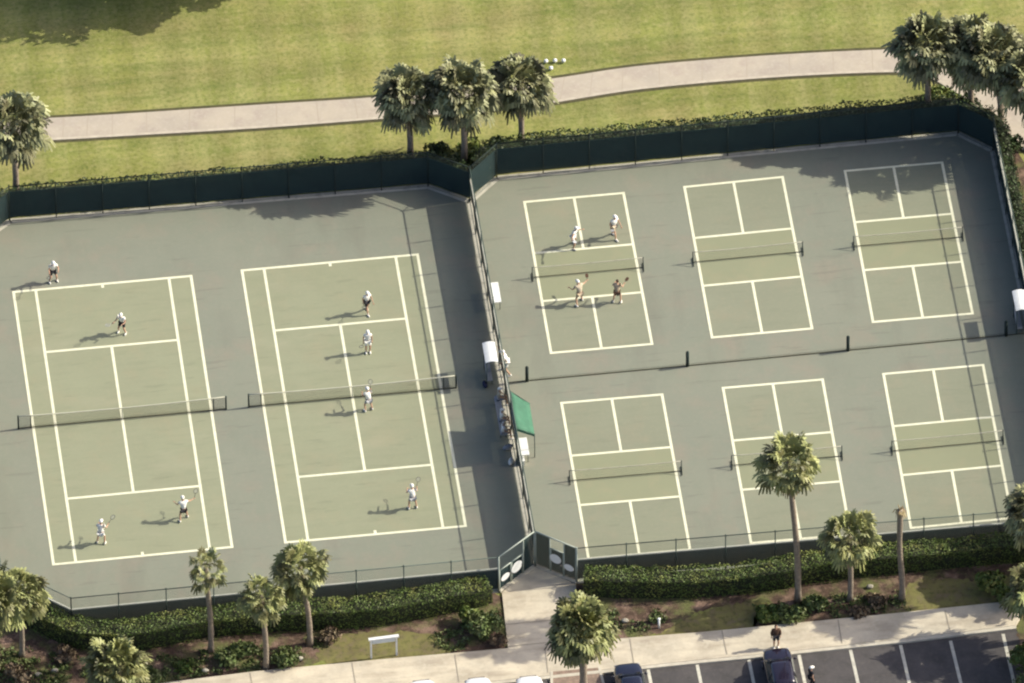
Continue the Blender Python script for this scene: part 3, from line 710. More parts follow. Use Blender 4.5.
person(369, 411, .3, 'player in white at the net, on the near side of the right tennis court', bottom='grey', pose='ready', group=GT, h=1.8, hold=('black', 'tennis racket held by the player close to the net', 'racket'))
person(413, 509, .1, 'player in white top and grey shorts towards the near baseline, right tennis court', bottom='grey', pose='ready', group=GT, h=1.85, hold=('black', 'tennis racket held by the player near the near baseline of the right court', 'racket'))
person(573, 246, S_ + .9, 'crouching player in white, arm stretched out, left of the far pair on the small court', bottom='wshirt', pose='reach', group=GP, hat='wshirt', shoes='grey', hold=('white', 'white paddle held out by the crouching player', 'paddle'))
person(614, 237, S_ + .6, "striding player in pale clothes and white cap, right of the small court's far pair", bottom='beige', shirt='wshirt', pose='walk', group=GP, h=1.85, hold=('grey', 'paddle held by the striding player on the small court', 'paddle'))
person(580, 304, .4, 'player in white cap and pinkish shorts, left of the near pair on the small court', bottom='tan', shirt='beige', pose='reach', group=GP, h=1.8, hold=('brown', 'paddle held by the left player of the near pair', 'paddle'))
person(617, 303, -.3, 'player in tan top and brown shorts, right of the near pair on the small court', shirt='tan', bottom='brown', hat=None, pose='ready', group=GP, h=1.8, hold=('brown', 'paddle held by the right player of the near pair', 'paddle'))
person(507, 373, S_ / 2, 'person in white standing against the dividing fence above the green awning', bottom='wshirt', pose='reach', h=1.95)
person(776, 647, S_, 'person in dark brown clothes walking on the sidewalk in front of the dark parked car', shirt='brown', bottom='black', hat=None, pose='stand', z0=.125, shoes='wshirt', h=1.8, sleeves=True)
person(811, 688, -1.2, 'person in dark clothes and white cap on the parking stripe right of the plum car', shirt='black', bottom='black', hat='wshirt', pose='stand', z0=.012, longleg=True)

# ------------------------------------------------------------------ courtside things
def bench(px, py, length, rz, label, m='white', seat=.45, wd=.42, back=False, nm='bench'):
    r = empty(nm, G(px, py, .05), rz, label, 'bench', 'benches along the fences')
    b = MB()
    for i in range(3): b.box((0, (i - 1) * wd / 3, seat), (length, wd / 3 - .015, .035))
    b.build('seat', M[m], r)
    for s in (-1, 1):
        l = MB()
        for t in (-1, 1): l.tube([(s * length * .42, t * wd * .42, 0), (s * length * .42, t * wd * .36, seat - .02)], .022, 6)
        l.tube([(s * length * .42, -wd * .36, seat - .03), (s * length * .42, wd * .36, seat - .03)], .022, 6); l.build('leg', M['galv'], r, True)
    return r
FD = (G(503, 377) - G(476, 220)); FA = math.atan2(FD.y, FD.x)
def table(px, py, label, lx=1.75, ly=.66, z=.72):
    r = empty('table', G(px, py, .05), FA, label, 'table', 'white courtside tables')
    b = MB(); b.box((0, 0, z), (lx, ly, .05)); b.build('table_top', M['white'], r)
    for sx in (-1, 1):
        for sy in (-1, 1):
            l = MB(); l.tube([(sx * (lx / 2 - .12), sy * (ly / 2 - .08), 0), (sx * (lx / 2 - .15), sy * (ly / 2 - .08), z - .02)], .022, 6); l.build('leg', M['galv'], r, True)
    return r
table(494.5, 301, 'white folding table beside the dividing fence near the corner with the most players')
table(522.5, 455, 'white folding table beside the dividing fence just below the green awning', 1.5, .7)
def shelter(px, py, label):
    r = empty('shade_shelter', G(px, py, .05), FA, label, 'shelter', 'white topped shade shelters by the fences')
    b = MB(); n = 8; lx, ly = 1.75, .78
    vs = []; 
    for i in range(n + 1):
        y = -ly / 2 + ly * i / n; z = 2.12 + .10 * math.cos(math.pi * (i / n - .5))
        for x in (-lx / 2, lx / 2): vs += [(x, y, z), (x, y, z - .04)]
    fs = []
    for i in range(n):
        a = i * 4; fs += [(a, a + 2, a + 6, a + 4), (a + 1, a + 5, a + 7, a + 3), (a, a + 4, a + 5, a + 1), (a + 2, a + 3, a + 7, a + 6)]
    fs += [(0, 1, 3, 2), (n * 4, n * 4 + 2, n * 4 + 3, n * 4 + 1)]
    b.raw(vs, fs); b.build('canopy', M['white'], r)
    for sx in (-1, 1):
        p = MB(); p.tube([(sx * .72, -.3, 0), (sx * .72, -.3, 2.12)], .03, 8); p.tube([(sx * .72, -.3, 1.9), (sx * .72, .3, 2.13)], .02, 6); p.build('post', M['galv'], r, True)
    s = MB(); s.box((0, -.12, .45), (1.55, .34, .05)); s.build('seat', M['grey'], r)
    bk = MB(); bk.box((0, -.27, .78), (1.5, .03, .32)); bk.build('backrest', M['grey'], r)
    for sx in (-1, 1):
        p = MB(); p.tube([(sx * .6, .02, 0), (sx * .6, .02, .44)], .022, 6); p.build('leg', M['galv'], r, True)
    return r
shelter(490.5, 377, 'small bench shelter with flat white top on the shaded tennis side of the dividing fence')
shelter(1020, 325, 'small bench shelter with flat white top against the far right fence')
# green awning fixed to the fence
aw = empty('awning', G(519, 436, .05), FA, 'green canvas awning on the small court side of the dividing fence', 'awning')
o_ = G(519, 436, .05); inv = Matrix.Rotation(-FA, 3, 'Z')
cor = [G(510.5, 391, 2.75), G(529.5, 403, 2.05), G(534.5, 434, 2.05), G(515.5, 428, 2.75)]
cor = [inv @ (c - o_) for c in cor]
b = MB(); n = 8; vs = []
for i in range(n + 1):
    t = i / n
    for j in range(5):
        s = j / 4; p = (cor[0] * (1 - t) + cor[3] * t) * (1 - s) + (cor[1] * (1 - t) + cor[2] * t) * s
        p.z += -.07 * math.sin(math.pi * s) * (.4 + .6 * abs(math.cos(math.pi * t * 2))) ; vs.append(p)
fs = [(i * 5 + j, (i + 1) * 5 + j, (i + 1) * 5 + j + 1, i * 5 + j + 1) for i in range(n) for j in range(4)]
b.raw(vs, fs); cn = b.build('canvas', M['greencanvas'], aw, True)
md = cn.modifiers.new('t', 'SOLIDIFY'); md.thickness = .02
v_ = MB(); P = [cor[1], cor[2]]; v_.raw([P[0], P[1], P[1] - UPV * .2, P[0] - UPV * .2], [(0, 1, 2, 3)]); P = [cor[3], cor[2]]; v_.raw([P[0], P[1], P[1] - UPV * .22, P[0] - UPV * .22], [(0, 1, 2, 3)])
vv = v_.build('valance', M['greencanvas'], aw); vv.modifiers.new('t', 'SOLIDIFY').thickness = .01
for c in (cor[1], cor[2]):
    p = MB(); p.tube([(c.x, c.y, 0), (c.x, c.y, c.z)], .028, 8); p.build('pole', M['galv'], aw, True)
rp = MB(); rp.tube([cor[0], cor[3]], .03, 8); rp.build('back_rail', M['galv'], aw, True)
for c, d_ in ((cor[0], cor[1]), (cor[3], cor[2])):
    p = MB(); p.tube([c - UPV * .03, d_ - UPV * .03], .022, 6); p.build('rafter', M['galv'], aw, True)
# long bench with waiting players in the fence's shade
bench(500.5, 421, 3.4, FA, 'long grey bench in the shade on the tennis side of the dividing fence', 'grey')
for (x, y, sh_, ht_, lb) in [(499, 404, 'beige', 'wshirt', 'seated person in beige shirt and white cap at the upper end of the shaded bench'),
                        (501.5, 425, 'wshirt', 'wshirt', 'seated person in white shirt and cap in the middle of the shaded bench'),
                        (503, 438, 'wshirt', None, 'seated bare headed person in white shirt at the lower end of the shaded bench')]:
    person(x, y, S_ / 2 + FA - math.pi / 2, lb, shirt=sh_, hat=ht_, bottom='grey', pose='sit', group='people waiting on the shaded bench', hair='greyhair')
def bag(px, py, m, label, s=1.0, rz=0.3):
    r = empty('sports_bag', G(px, py, .05), rz, label, 'bag', 'bags and coolers by the dividing fence')
    b = MB(); b.ell((0, 0, .17 * s), (.36 * s, .17 * s, .17 * s), 14, 8); b.build('body', M[m], r, True)
    h_ = MB(); h_.tube([(-.16 * s, 0, .31 * s), (-.1 * s, 0, .42 * s), (.1 * s, 0, .42 * s), (.16 * s, 0, .31 * s)], .012, 5, caps=False); h_.build('handle', M['black'], r, True)
bag(508, 449, 'grey', 'grey sports bag on the ground below the seated people')
bag(511, 463, 'wshirt', 'pale sports bag at the foot of the dividing fence, farther down', .9, 1.2)
bag(485, 386, 'navy', 'navy sports bag beside the white topped bench shelter', .9, 1.7)
def cooler(px, py, label):
    r = empty('cooler', G(px, py, .05), FA, label, 'cooler', 'bags and coolers by the dividing fence')
    b = MB(); b.box((0, 0, .19), (.5, .34, .34)); b.build('body', M['wshirt'], r)
    b = MB(); b.box((0, 0, .39), (.52, .36, .05)); b.build('lid', M['white'], r)
    b = MB(); b.tube([(-.25, -.19, .3), (-.2, -.24, .3), (.2, -.24, .3), (.25, -.19, .3)], .012, 5, caps=False); b.build('handle', M['grey'], r)
cooler(521.5, 463, 'small white cooler on the ground below the white table')
# white rail sign in the grass by the sidewalk
sg = empty('sign', G(384, 657), R(3), 'white framed low sign on two legs in the grass beside the sidewalk', 'sign')
for s in (-1, 1):
    p = MB(); p.box((s * .78, 0, .8), (.10, .08, 1.6)); p.build('post', M['white'], sg)
p = MB(); p.box((0, 0, 1.66), (1.85, .2, .10)); p.build('top_bar', M['white'], sg)
p = MB(); p.box((0, .02, 1.40), (1.4, .04, .34)); p.build('panel', M['signface'], sg)
def bollard(px, py, h, label, m='white', r=.07):
    o = empty('marker_post', G(px, py), 0, label, 'post')
    b = MB(); b.tube([(0, 0, 0), (0, 0, h)], r, 10); b.build('shaft', M[m], o, True)
    b = MB(); b.tube([(0, 0, h), (0, 0, h + .05), (0, 0, h + .08)], [r * 1.5, r * 1.5, r * .5], 10); b.build('cap', M[m], o, True)
bollard(659, 628, .75, 'short pale marker post in the mulch right of the entrance palm')
for i, (x, y, lb) in enumerate([(546, 63, 'white tee marker ball at the left end of the small row by the golf path'), (555, 62.5, 'white tee marker ball in the middle of the small row by the golf path'), (563.5, 62.5, 'white tee marker ball at the right end of the small row by the golf path'), (551, 70, 'white tee marker ball set below the small row, nearest the golf path')]):
    o = empty('tee_marker', G(x, y), 0, lb, 'tee marker', 'white tee markers by the golf path')
    b = MB(); b.ell((0, 0, .17), (.14, .14, .13), 12, 8); b.build('ball', M['white'], o, True)
    b = MB(); b.tube([(0, 0, 0), (0, 0, .1)], .03, 6); b.build('spike', M['grey'], o, True)

# ------------------------------------------------------------------ cars
def make_car(paint, kind, name):
    """nose towards +y, origin on the ground under the middle of the nose. Lofted body shell."""
    r = empty(name)
    Lc, Wc = (4.75, 1.86) if kind == 'suv' else (4.55, 1.78)
    # stations along the length: (dist behind the nose, half width, sill z, belt z, crown)
    hz = 1.02 if kind == 'suv' else .86
    stn = [(0.0, .40, .36, .52, 0), (.05, .58, .28, .68, .02), (.2, .76, .24, hz - .12, .03), (.5, .87, .22, hz - .04, .04), (1.15, .93, .22, hz + .03, .04), (1.5, .93, .22, hz + .06, .02),
           (2.6, .93, .22, hz + .06, .02), (3.6, .92, .22, hz + .05, .02), (Lc - .35, .89, .25, hz + .02, .03), (Lc - .08, .80, .3, hz - .1, .02), (Lc, .7, .4, .6, 0)]
    b = MB(); vs = []; n = 12
    for (y, hw, s, t, cr) in stn:
        hw *= Wc / 1.86
        prof = [(-hw * .93, s), (-hw, s + (t - s) * .35), (-hw * .985, s + (t - s) * .75), (-hw * .9, t - .01), (-hw * .6, t + cr), (-hw * .2, t + cr * 1.3)]
        prof = prof + [(-x, z) for x, z in prof[::-1]]
        vs += [(x, -y, z) for x, z in prof]
    fs = [(i * n + k, i * n + (k + 1) % n, (i + 1) * n + (k + 1) % n, (i + 1) * n + k) for i in range(len(stn) - 1) for k in range(n)]
    fs += [tuple(range(n))[::-1], tuple(range((len(stn) - 1) * n, len(stn) * n))]
    b.raw(vs, fs)
    bd = b.build('body', M[paint], r, True, weld=True)
    md = bd.modifiers.new('s', 'SUBSURF'); md.levels = 1; md.render_levels = 2
    # cabin: glasshouse with a painted roof
    top = 1.68 if kind == 'suv' else 1.42
    y0, y1, y2, y3 = (1.25, 1.95, 3.9, 4.5) if kind == 'suv' else (1.35, 2.05, 3.3, 4.05)
    hb, ht = Wc / 2 * .9, Wc / 2 * .68; zb = hz + .04
    gl = MB(); B_ = [(-hb, -y0, zb), (hb, -y0, zb), (hb, -y3, zb), (-hb, -y3, zb)]; T_ = [(-ht, -y1, top - .03), (ht, -y1, top - .03), (ht, -y2, top - .03), (-ht, -y2, top - .03)]
    gl.raw(B_ + T_, [(0, 1, 5, 4), (1, 2, 6, 5), (2, 3, 7, 6), (3, 0, 4, 7)])
    gl.build('windows', M['glass'], r)
    rf = MB(); m = 6; vs = []
    for i in range(m + 1):
        t = i / m; y = -(y1 - .05) * (1 - t) - (y2 + .05) * t
        for j in range(m + 1):
            s = j / m * 2 - 1; vs.append((s * (ht + .03), y, top + .05 - .06 * s * s - .05 * (2 * t - 1) ** 2))
    rf.raw(vs, [(i * (m + 1) + j, (i + 1) * (m + 1) + j, (i + 1) * (m + 1) + j + 1, i * (m + 1) + j + 1) for i in range(m) for j in range(m)])
    ro = rf.build('roof', M[paint], r, True); ro.modifiers.new('t', 'SOLIDIFY').thickness = .05
    for s in (-1, 1):
        ym = (y1 + y2) / 2
        for ya, yb in ((y0, y1), (y3, y2), (ym, ym)):
            p = MB(); p.tube([(s * (hb + .005), -ya, zb), (s * (ht + .012), -yb, top)], .038, 6); p.build('pillar', M[paint], r, True)
        p = MB(); p.ell((s * (hb + .16), -y0 - .2, zb + .1), (.11, .08, .08), 10, 6); p.build('mirror', M[paint], r, True)
        p = MB(); p.ell((s * Wc * .34, -.22, hz - .26), (.16, .11, .06), 12, 6); p.build('headlight', M['lamp'], r, True)
        p = MB(); p.ell((s * Wc * .42, -Lc + .1, hz - .1), (.1, .08, .1), 10, 6); p.build('tail_light', mat('tail_light_lens', (.4, .03, .03)) if 'tail_light_lens' not in bpy.data.materials else bpy.data.materials['tail_light_lens'], r, True)
        for y in (.85, Lc - .95):
            p = MB(); p.tube([(s * (Wc / 2 - .2), -y, .33), (s * (Wc / 2 + .0), -y, .33)], .33, 18); wh = p.build('wheel', M['rubber'], r, True)
            p = MB(); p.tube([(s * (Wc / 2 - .02), -y, .33), (s * (Wc / 2 + .012), -y, .33)], .2, 14); p.build('rim', M['alloy'], wh)
    p = MB(); p.box((0, .0, .55), (1.0, .05, .16)); p.build('grille', M['black'], r)
    p = MB(); p.box((0, -y0 + .02, zb + .015), (Wc * .72, .1, .03)); p.build('cowl', M['black'], r)
    for s in (-.3, .3):
        p = MB(); p.tube([(s, -y0 - .03, zb + .05), (s + .38, -y0 - .3, zb + .3)], .012, 4); p.build('wiper', M['black'], r)
    return r
heading = G(799, 654) - G(822, 765); CA = math.atan2(heading.y, heading.x) - math.pi / 2
def park(o, px, py, label, dz=0.0):
    o.location = G(px, py, .012); o.rotation_euler = (0, 0, CA + dz)
    return tag(o, label, 'car', 'cars parked nose-in to the sidewalk')
park(make_car('cardark', 'suv', 'parked_car'), 775.5, 656.5, 'dark plum car parked nose-in behind the person on the sidewalk')
park(make_car('carblue', 'suv', 'parked_car'), 626.5, 671.5, 'dark navy car parked nose-in right of the island palm')
wc = make_car('carwhite', 'sedan', 'parked_car')
for i, (x, y, lb) in enumerate([(528, 683.5, 'white car nearest the island palm, only its bonnet in view'), (476.5, 685, 'white car in the middle of the three at the bottom edge'), (421, 687.5, 'white car farthest left of the three at the bottom edge')]):
    park(wc if i == 0 else copy_tree(wc), x, y, lb, (i - 1) * .01)

# ------------------------------------------------------------------ vegetation
def rnd_unit():
    while True:
        v = Vector((random.uniform(-1, 1), random.uniform(-1, 1), random.uniform(-1, 1)))
        if .05 < v.length < 1: return v.normalized()
def fan_frond(mb, base, d, pet, L, nleaf=11, mi=0, droop=.35):
    """palmate fan: a stalk, then a fan of folded leaflets that droop at the tips"""
    side = d.cross(UPV)
    side = side.normalized() if side.length > .1 else Vector((1, 0, 0))
    n = side.cross(d).normalized()
    hub = base + d * pet + Vector((0, 0, -.07 * pet * pet))
    st = side * .018
    V = [base - st, base + st, hub]; F = [(0, 1, 2)]
    twist = random.uniform(-1.1, 1.1)
    side = (side * math.cos(twist) + n * math.sin(twist)); n = side.cross(d).normalized()
    for i in range(nleaf):
        a = R(-112 + 224 * i / (nleaf - 1)) + random.uniform(-.06, .06)
        ll = L * (1 - .28 * abs(a) / R(112)) * random.uniform(.85, 1.08)
        dr = d * math.cos(a) + side * math.sin(a)
        cup = n * (.12 * (1 if i % 2 else .2))
        wv = (side * math.cos(a) - d * math.sin(a)) * (L * .115)
        m_ = hub + dr * ll * .58 + cup * L * .6
        tip = hub + dr * ll * .95 + Vector((0, 0, -droop * ll * random.uniform(.4, 1.2))); tw = wv * .45
        q = len(V); V += [m_ - wv, m_ + wv, tip - tw, tip + tw]
        F += [(2, q, q + 1), (q, q + 2, q + 3, q + 1)]
    mb.raw(V, F, mi)
def palm(px, py, h, cr, label, nf=60, leaf='palm_leaf', lean=(0, 0), trunk_r=.17, z0=0.0, elong=1.0, dead=6, group='fan palms round the courts', name='palm_tree', sparse=False, seed=None):
    random.seed(seed if seed is not None else int(px * 7 + py))
    loc = G(px, py, z0); r = empty(name, loc, 0, label, 'palm tree', group)
    top = Vector((lean[0], lean[1], h))
    n = 9; pts = []
    for i in range(n + 1):
        t = i / n; pts.append(Vector((lean[0] * t ** 1.6 + .05 * math.sin(t * 5), lean[1] * t ** 1.6 + .04 * math.sin(t * 4 + 1), h * t)))
    tb = MB(); tb.tube(pts, [trunk_r * (1.35 if i == 0 else 1.08 - .25 * i / n) * (1 + .05 * (-1) ** i) for i in range(n + 1)], 9)
    tb.build('trunk', M['bark'], r, True)
    c = MB(); top = pts[-1]
    cr *= 1.12; nf = int(nf * (2.0 if leaf == 'palm_dark' or cr > 2.3 else 1.45)); L = cr * .33; pet = cr * .70
    for i in range(nf):
        # golden-angle spread from straight up to drooping
        t = (i + .5) / nf; el = math.asin(max(-1, min(1, 1 - 1.72 * t))) + random.uniform(-.18, .18); az = i * 2.39996 + random.uniform(-.3, .3)
        d = Vector((math.cos(el) * math.cos(az), math.cos(el) * math.sin(az), math.sin(el)))
        s = random.uniform(.85, 1.1)
        fan_frond(c, top + Vector((0, 0, random.uniform(-.35, .25))), d, pet * s * elong * random.uniform(.4, 1.0) ** .6, L * s, 11, 0, .22 + .4 * t)
    c.build('crown', M[leaf], r)
    if dead:
        c = MB()
        for i in range(dead):
            az = random.uniform(0, 6.28); el = R(random.uniform(-78, -50)); d = Vector((math.cos(el) * math.cos(az), math.cos(el) * math.sin(az), math.sin(el)))
            fan_frond(c, top + Vector((0, 0, -.3)), d, pet * .8, L * .8, 7, 0, .5)
        c.build('dead_fronds', M['dead'], r)
    return r
# north side
palm(16, 204, 6.9, 2.35, 'full grey-green palm at the far left beside the golf path', 74, 'palm_dark', trunk_r=.2)
palm(410, 168, 6.4, 2.15, 'leftmost of the three palms between the golf path and the tennis fence', 74, 'palm_dark', trunk_r=.2)
palm(464, 171, 7.1, 2.3, 'middle palm of three by the fence corner, with the broadest crown', 84, 'palm_dark', trunk_r=.2)
palm(521, 153, 6.1, 2.15, 'rightmost of the three palms between the golf path and the fence corner', 70, 'palm_dark', trunk_r=.19)
palm(927, 122, 6.9, 2.35, 'leftmost palm of the tight clump at the far right beside the golf path', 78, 'palm_dark', trunk_r=.2)
palm(970, 119, 6.5, 2.25, 'palm second from the left in the clump beside the golf path', 70, 'palm_dark', trunk_r=.2)
palm(1001, 132, 6.8, 2.35, 'palm with pale curved trunk at the right of the clump beside the golf path', 74, 'palm_dark', lean=(-.5, .2), trunk_r=.2)
palm(1030, 150, 6.4, 2.4, 'palm at the right picture edge next to the clump', 70, 'palm_dark', trunk_r=.2)
# south side
palm(211, 652, 7.2, 1.4, 'slender palm with thin ragged crown in front of the tennis fence', 24, lean=(-.12, .1), trunk_r=.17, dead=5)
palm(266, 668, 6.4, 1.55, 'short palm between the slender one and the fuller one in front of the tennis fence', 46, lean=(-.15, 0), trunk_r=.17, dead=8)
palm(310, 645, 6.7, 1.85, 'fuller palm right of the short one in front of the tennis fence', 56, lean=(-.45, .1), trunk_r=.17)
palm(22, 657, 5.6, 1.9, 'palm with pale thin trunk in the lower left corner', 62, trunk_r=.16)
palm(-4, 672, 6.6, 2.1, 'palm cut by the left picture edge, beside the pale trunked one', 60, trunk_r=.2)
palm(119, 708, 3.7, 2.2, 'low bushy palm at the bottom edge beside the sidewalk', 60, trunk_r=.24, dead=2)
palm(583, 702, 6.5, 2.15, 'dense round palm on the parking island below the entrance', 110, trunk_r=.24, z0=.13, dead=10)
palm(798, 603, 12.1, 2.05, 'tallest palm, rising over the small courts in front of the parking side fence', 58, lean=(-.55, .15), trunk_r=.19, dead=12)
palm(850, 601, 5.6, 1.9, 'short palm with round crown right of the tallest one', 60, trunk_r=.17, dead=8)
palm(1032, 598, 7.6, 1.9, 'palm at the right picture edge overlooking the small courts', 64, 'palm_dark', trunk_r=.19)
palm(1037, 640, 4.6, 2.1, 'low yellow-green palm at the right end of the sidewalk', 66, trunk_r=.2)
# crownless trunk
random.seed(5)
r = empty('dead_palm', G(902, 600), 0, 'bare palm trunk without a crown, right of the short palm', 'dead palm')
tb = MB(); pts = [Vector((.05 * math.sin(i * .9) - .02 * i, .02 * i, 7.6 * i / 9)) for i in range(10)]
tb.tube(pts, [.24, .19, .18, .19, .17, .18, .17, .18, .19, .16], 9); tb.build('trunk', M['bark'], r, True)
c = MB()
for i in range(9):
    az = i * 2.4; el = R(random.uniform(20, 80)); d = Vector((math.cos(el) * math.cos(az), math.cos(el) * math.sin(az), math.sin(el)))
    c.tube([pts[-1] - UPV * .1, pts[-1] + d * random.uniform(.25, .45)], [.035, .012], 5)
for i in range(5): fan_frond(c, pts[-1], Vector((math.cos(i * 1.3), math.sin(i * 1.3), -.5)).normalized(), .18, .38, 7, 0, .7)
c.build('leaf_stubs', M['dead'], r)

def leaf(mb, p, s, nrm=None, mi=0):
    n = nrm or rnd_unit(); a = n.cross(rnd_unit())
    if a.length < .05: return
    a.normalize(); b_ = n.cross(a)
    mb.raw([p - a * s, p + b_ * s * .55, p + a * s, p - b_ * s * .55], [(0, 1, 2, 3)], mi)
def hedge(pix, wd, h, leafm, label, dens=46, ls=.13, rough_=.32, z0=0.0, group='clipped hedges along the fences'):
    random.seed(int(pix[0][0] * 3 + pix[0][1]))
    P = smooth_poly([G(*p) for p in pix], 4); O = P[0].copy(); P = [p - O for p in P]
    r = empty('hedge', O, 0, label, 'hedge', group)
    core = MB(); lv = MB()
    # wobbling core, near-black to stand in for the shade inside the hedge
    prof = [(-.38, 0), (-.42, .5), (-.36, .84), (0, .88), (.36, .84), (.42, .5), (.38, 0)]
    vs = []; pts = []
    tot = 0
    res = []
    for i in range(len(P) - 1):
        l = (P[i + 1] - P[i]).length; n = max(1, int(l / .6))
        for k in range(n): res.append(P[i] + (P[i + 1] - P[i]) * k / n)
    res.append(P[-1])
    for i, p in enumerate(res):
        t = (res[min(i + 1, len(res) - 1)] - res[max(i - 1, 0)]).normalized(); nr = Vector((-t.y, t.x, 0))
        hh = h * (1 + .10 * mnoise.noise(Vector((p.x * .5, p.y * .5, 3)))); ww = wd * (1 + .18 * mnoise.noise(Vector((p.x * .7, p.y * .7, 9))))
        pts.append((p, nr, hh, ww))
        for (a, b_) in prof: vs.append(p + nr * a * ww + UPV * b_ * hh)
    m = len(prof)
    core.raw(vs, [(i * m + k, i * m + k + 1, (i + 1) * m + k + 1, (i + 1) * m + k) for i in range(len(pts) - 1) for k in range(m - 1)] + [tuple(range(m)), tuple(range((len(pts) - 1) * m, len(pts) * m))[::-1]])
    for i in range(len(pts) - 1):
        p, nr, hh, ww = pts[i]; q = pts[i + 1][0]; l = (q - p).length
        cnt = int(l * (2 * h + wd) * dens)
        for _ in range(cnt):
            s = random.random(); base = p + (q - p) * s; u = random.random() * (2 * hh + ww)
            if not hh * .9 < u < hh * 1.1 + ww and random.random() < .5: continue
            bump = rough_ * (mnoise.noise(Vector((base.x * 1.3 + O.x, base.y * 1.3, u))) + random.uniform(-.5, .35))
            if u < hh: o = nr * (-ww / 2 - bump * .6) + UPV * u; nn = -nr
            elif u < hh + ww: o = nr * (u - hh - ww / 2) + UPV * (hh + bump); nn = UPV
            else: o = nr * (ww / 2 + bump * .6) + UPV * (2 * hh + ww - u); nn = nr
            leaf(lv, base + o, ls * random.uniform(.6, 1.3), (nn * 1.0 + rnd_unit() * (.75 if nn.z > .5 else .28)).normalized())
    core.build('shade_core', M['core'], r); lv.build('foliage', M[leafm], r)
    return r
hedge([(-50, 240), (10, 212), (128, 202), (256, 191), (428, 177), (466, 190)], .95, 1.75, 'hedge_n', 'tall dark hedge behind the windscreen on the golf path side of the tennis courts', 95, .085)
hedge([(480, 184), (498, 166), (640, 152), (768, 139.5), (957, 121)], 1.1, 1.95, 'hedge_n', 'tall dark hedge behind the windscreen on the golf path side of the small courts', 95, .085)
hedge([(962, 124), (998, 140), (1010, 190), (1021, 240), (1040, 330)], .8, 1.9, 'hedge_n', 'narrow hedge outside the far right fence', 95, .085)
hedge([(30, 619), (52, 632), (80, 642), (125, 645), (160, 641), (205, 632), (256, 627), (368, 621), (420, 613), (463, 605), (489, 598)], 1.4, 1.6, 'hedge', 'long green hedge between the tennis fence and the mulch beds', 150, .065, .2)
hedge([(584, 591), (620, 592), (690, 592), (768, 585), (818, 576), (893, 568), (960, 562), (1060, 552)], 1.35, 1.6, 'hedge', 'long green hedge between the small court fence and the mulch beds', 150, .065, .2)

def shrub(px, py, rx, h, label, leafm='shrub', n=900, ls=.13, group='shrubs in the beds', name='shrub'):
    random.seed(int(px * 5 + py)); loc = G(px, py); r = empty(name, loc, 0, label, 'shrub', group)
    lv = MB(); st = MB()
    lobes = [(Vector((random.uniform(-.55, .55) * rx, random.uniform(-.5, .5) * rx, h * random.uniform(.35, .7))), random.uniform(.4, .65)) for _ in range(7)]
    for _ in range(n):
        c, s = random.choice(lobes); u = rnd_unit(); u.z = abs(u.z) * 1.0 - .25
        k = s * random.uniform(.6, 1.08); p = c + Vector((u.x * rx * k, u.y * rx * k, u.z * h * k * .9))
        p.z = max(.04, p.z); leaf(lv, p, ls * random.uniform(.6, 1.4), (u + rnd_unit() * .8).normalized())
    for c, s in lobes: st.tube([(0, 0, 0), c * .5, c], [.03, .02, .01], 5)
    st.build('stem', M['wood'], r); lv.build('foliage', M[leafm], r)
    return r
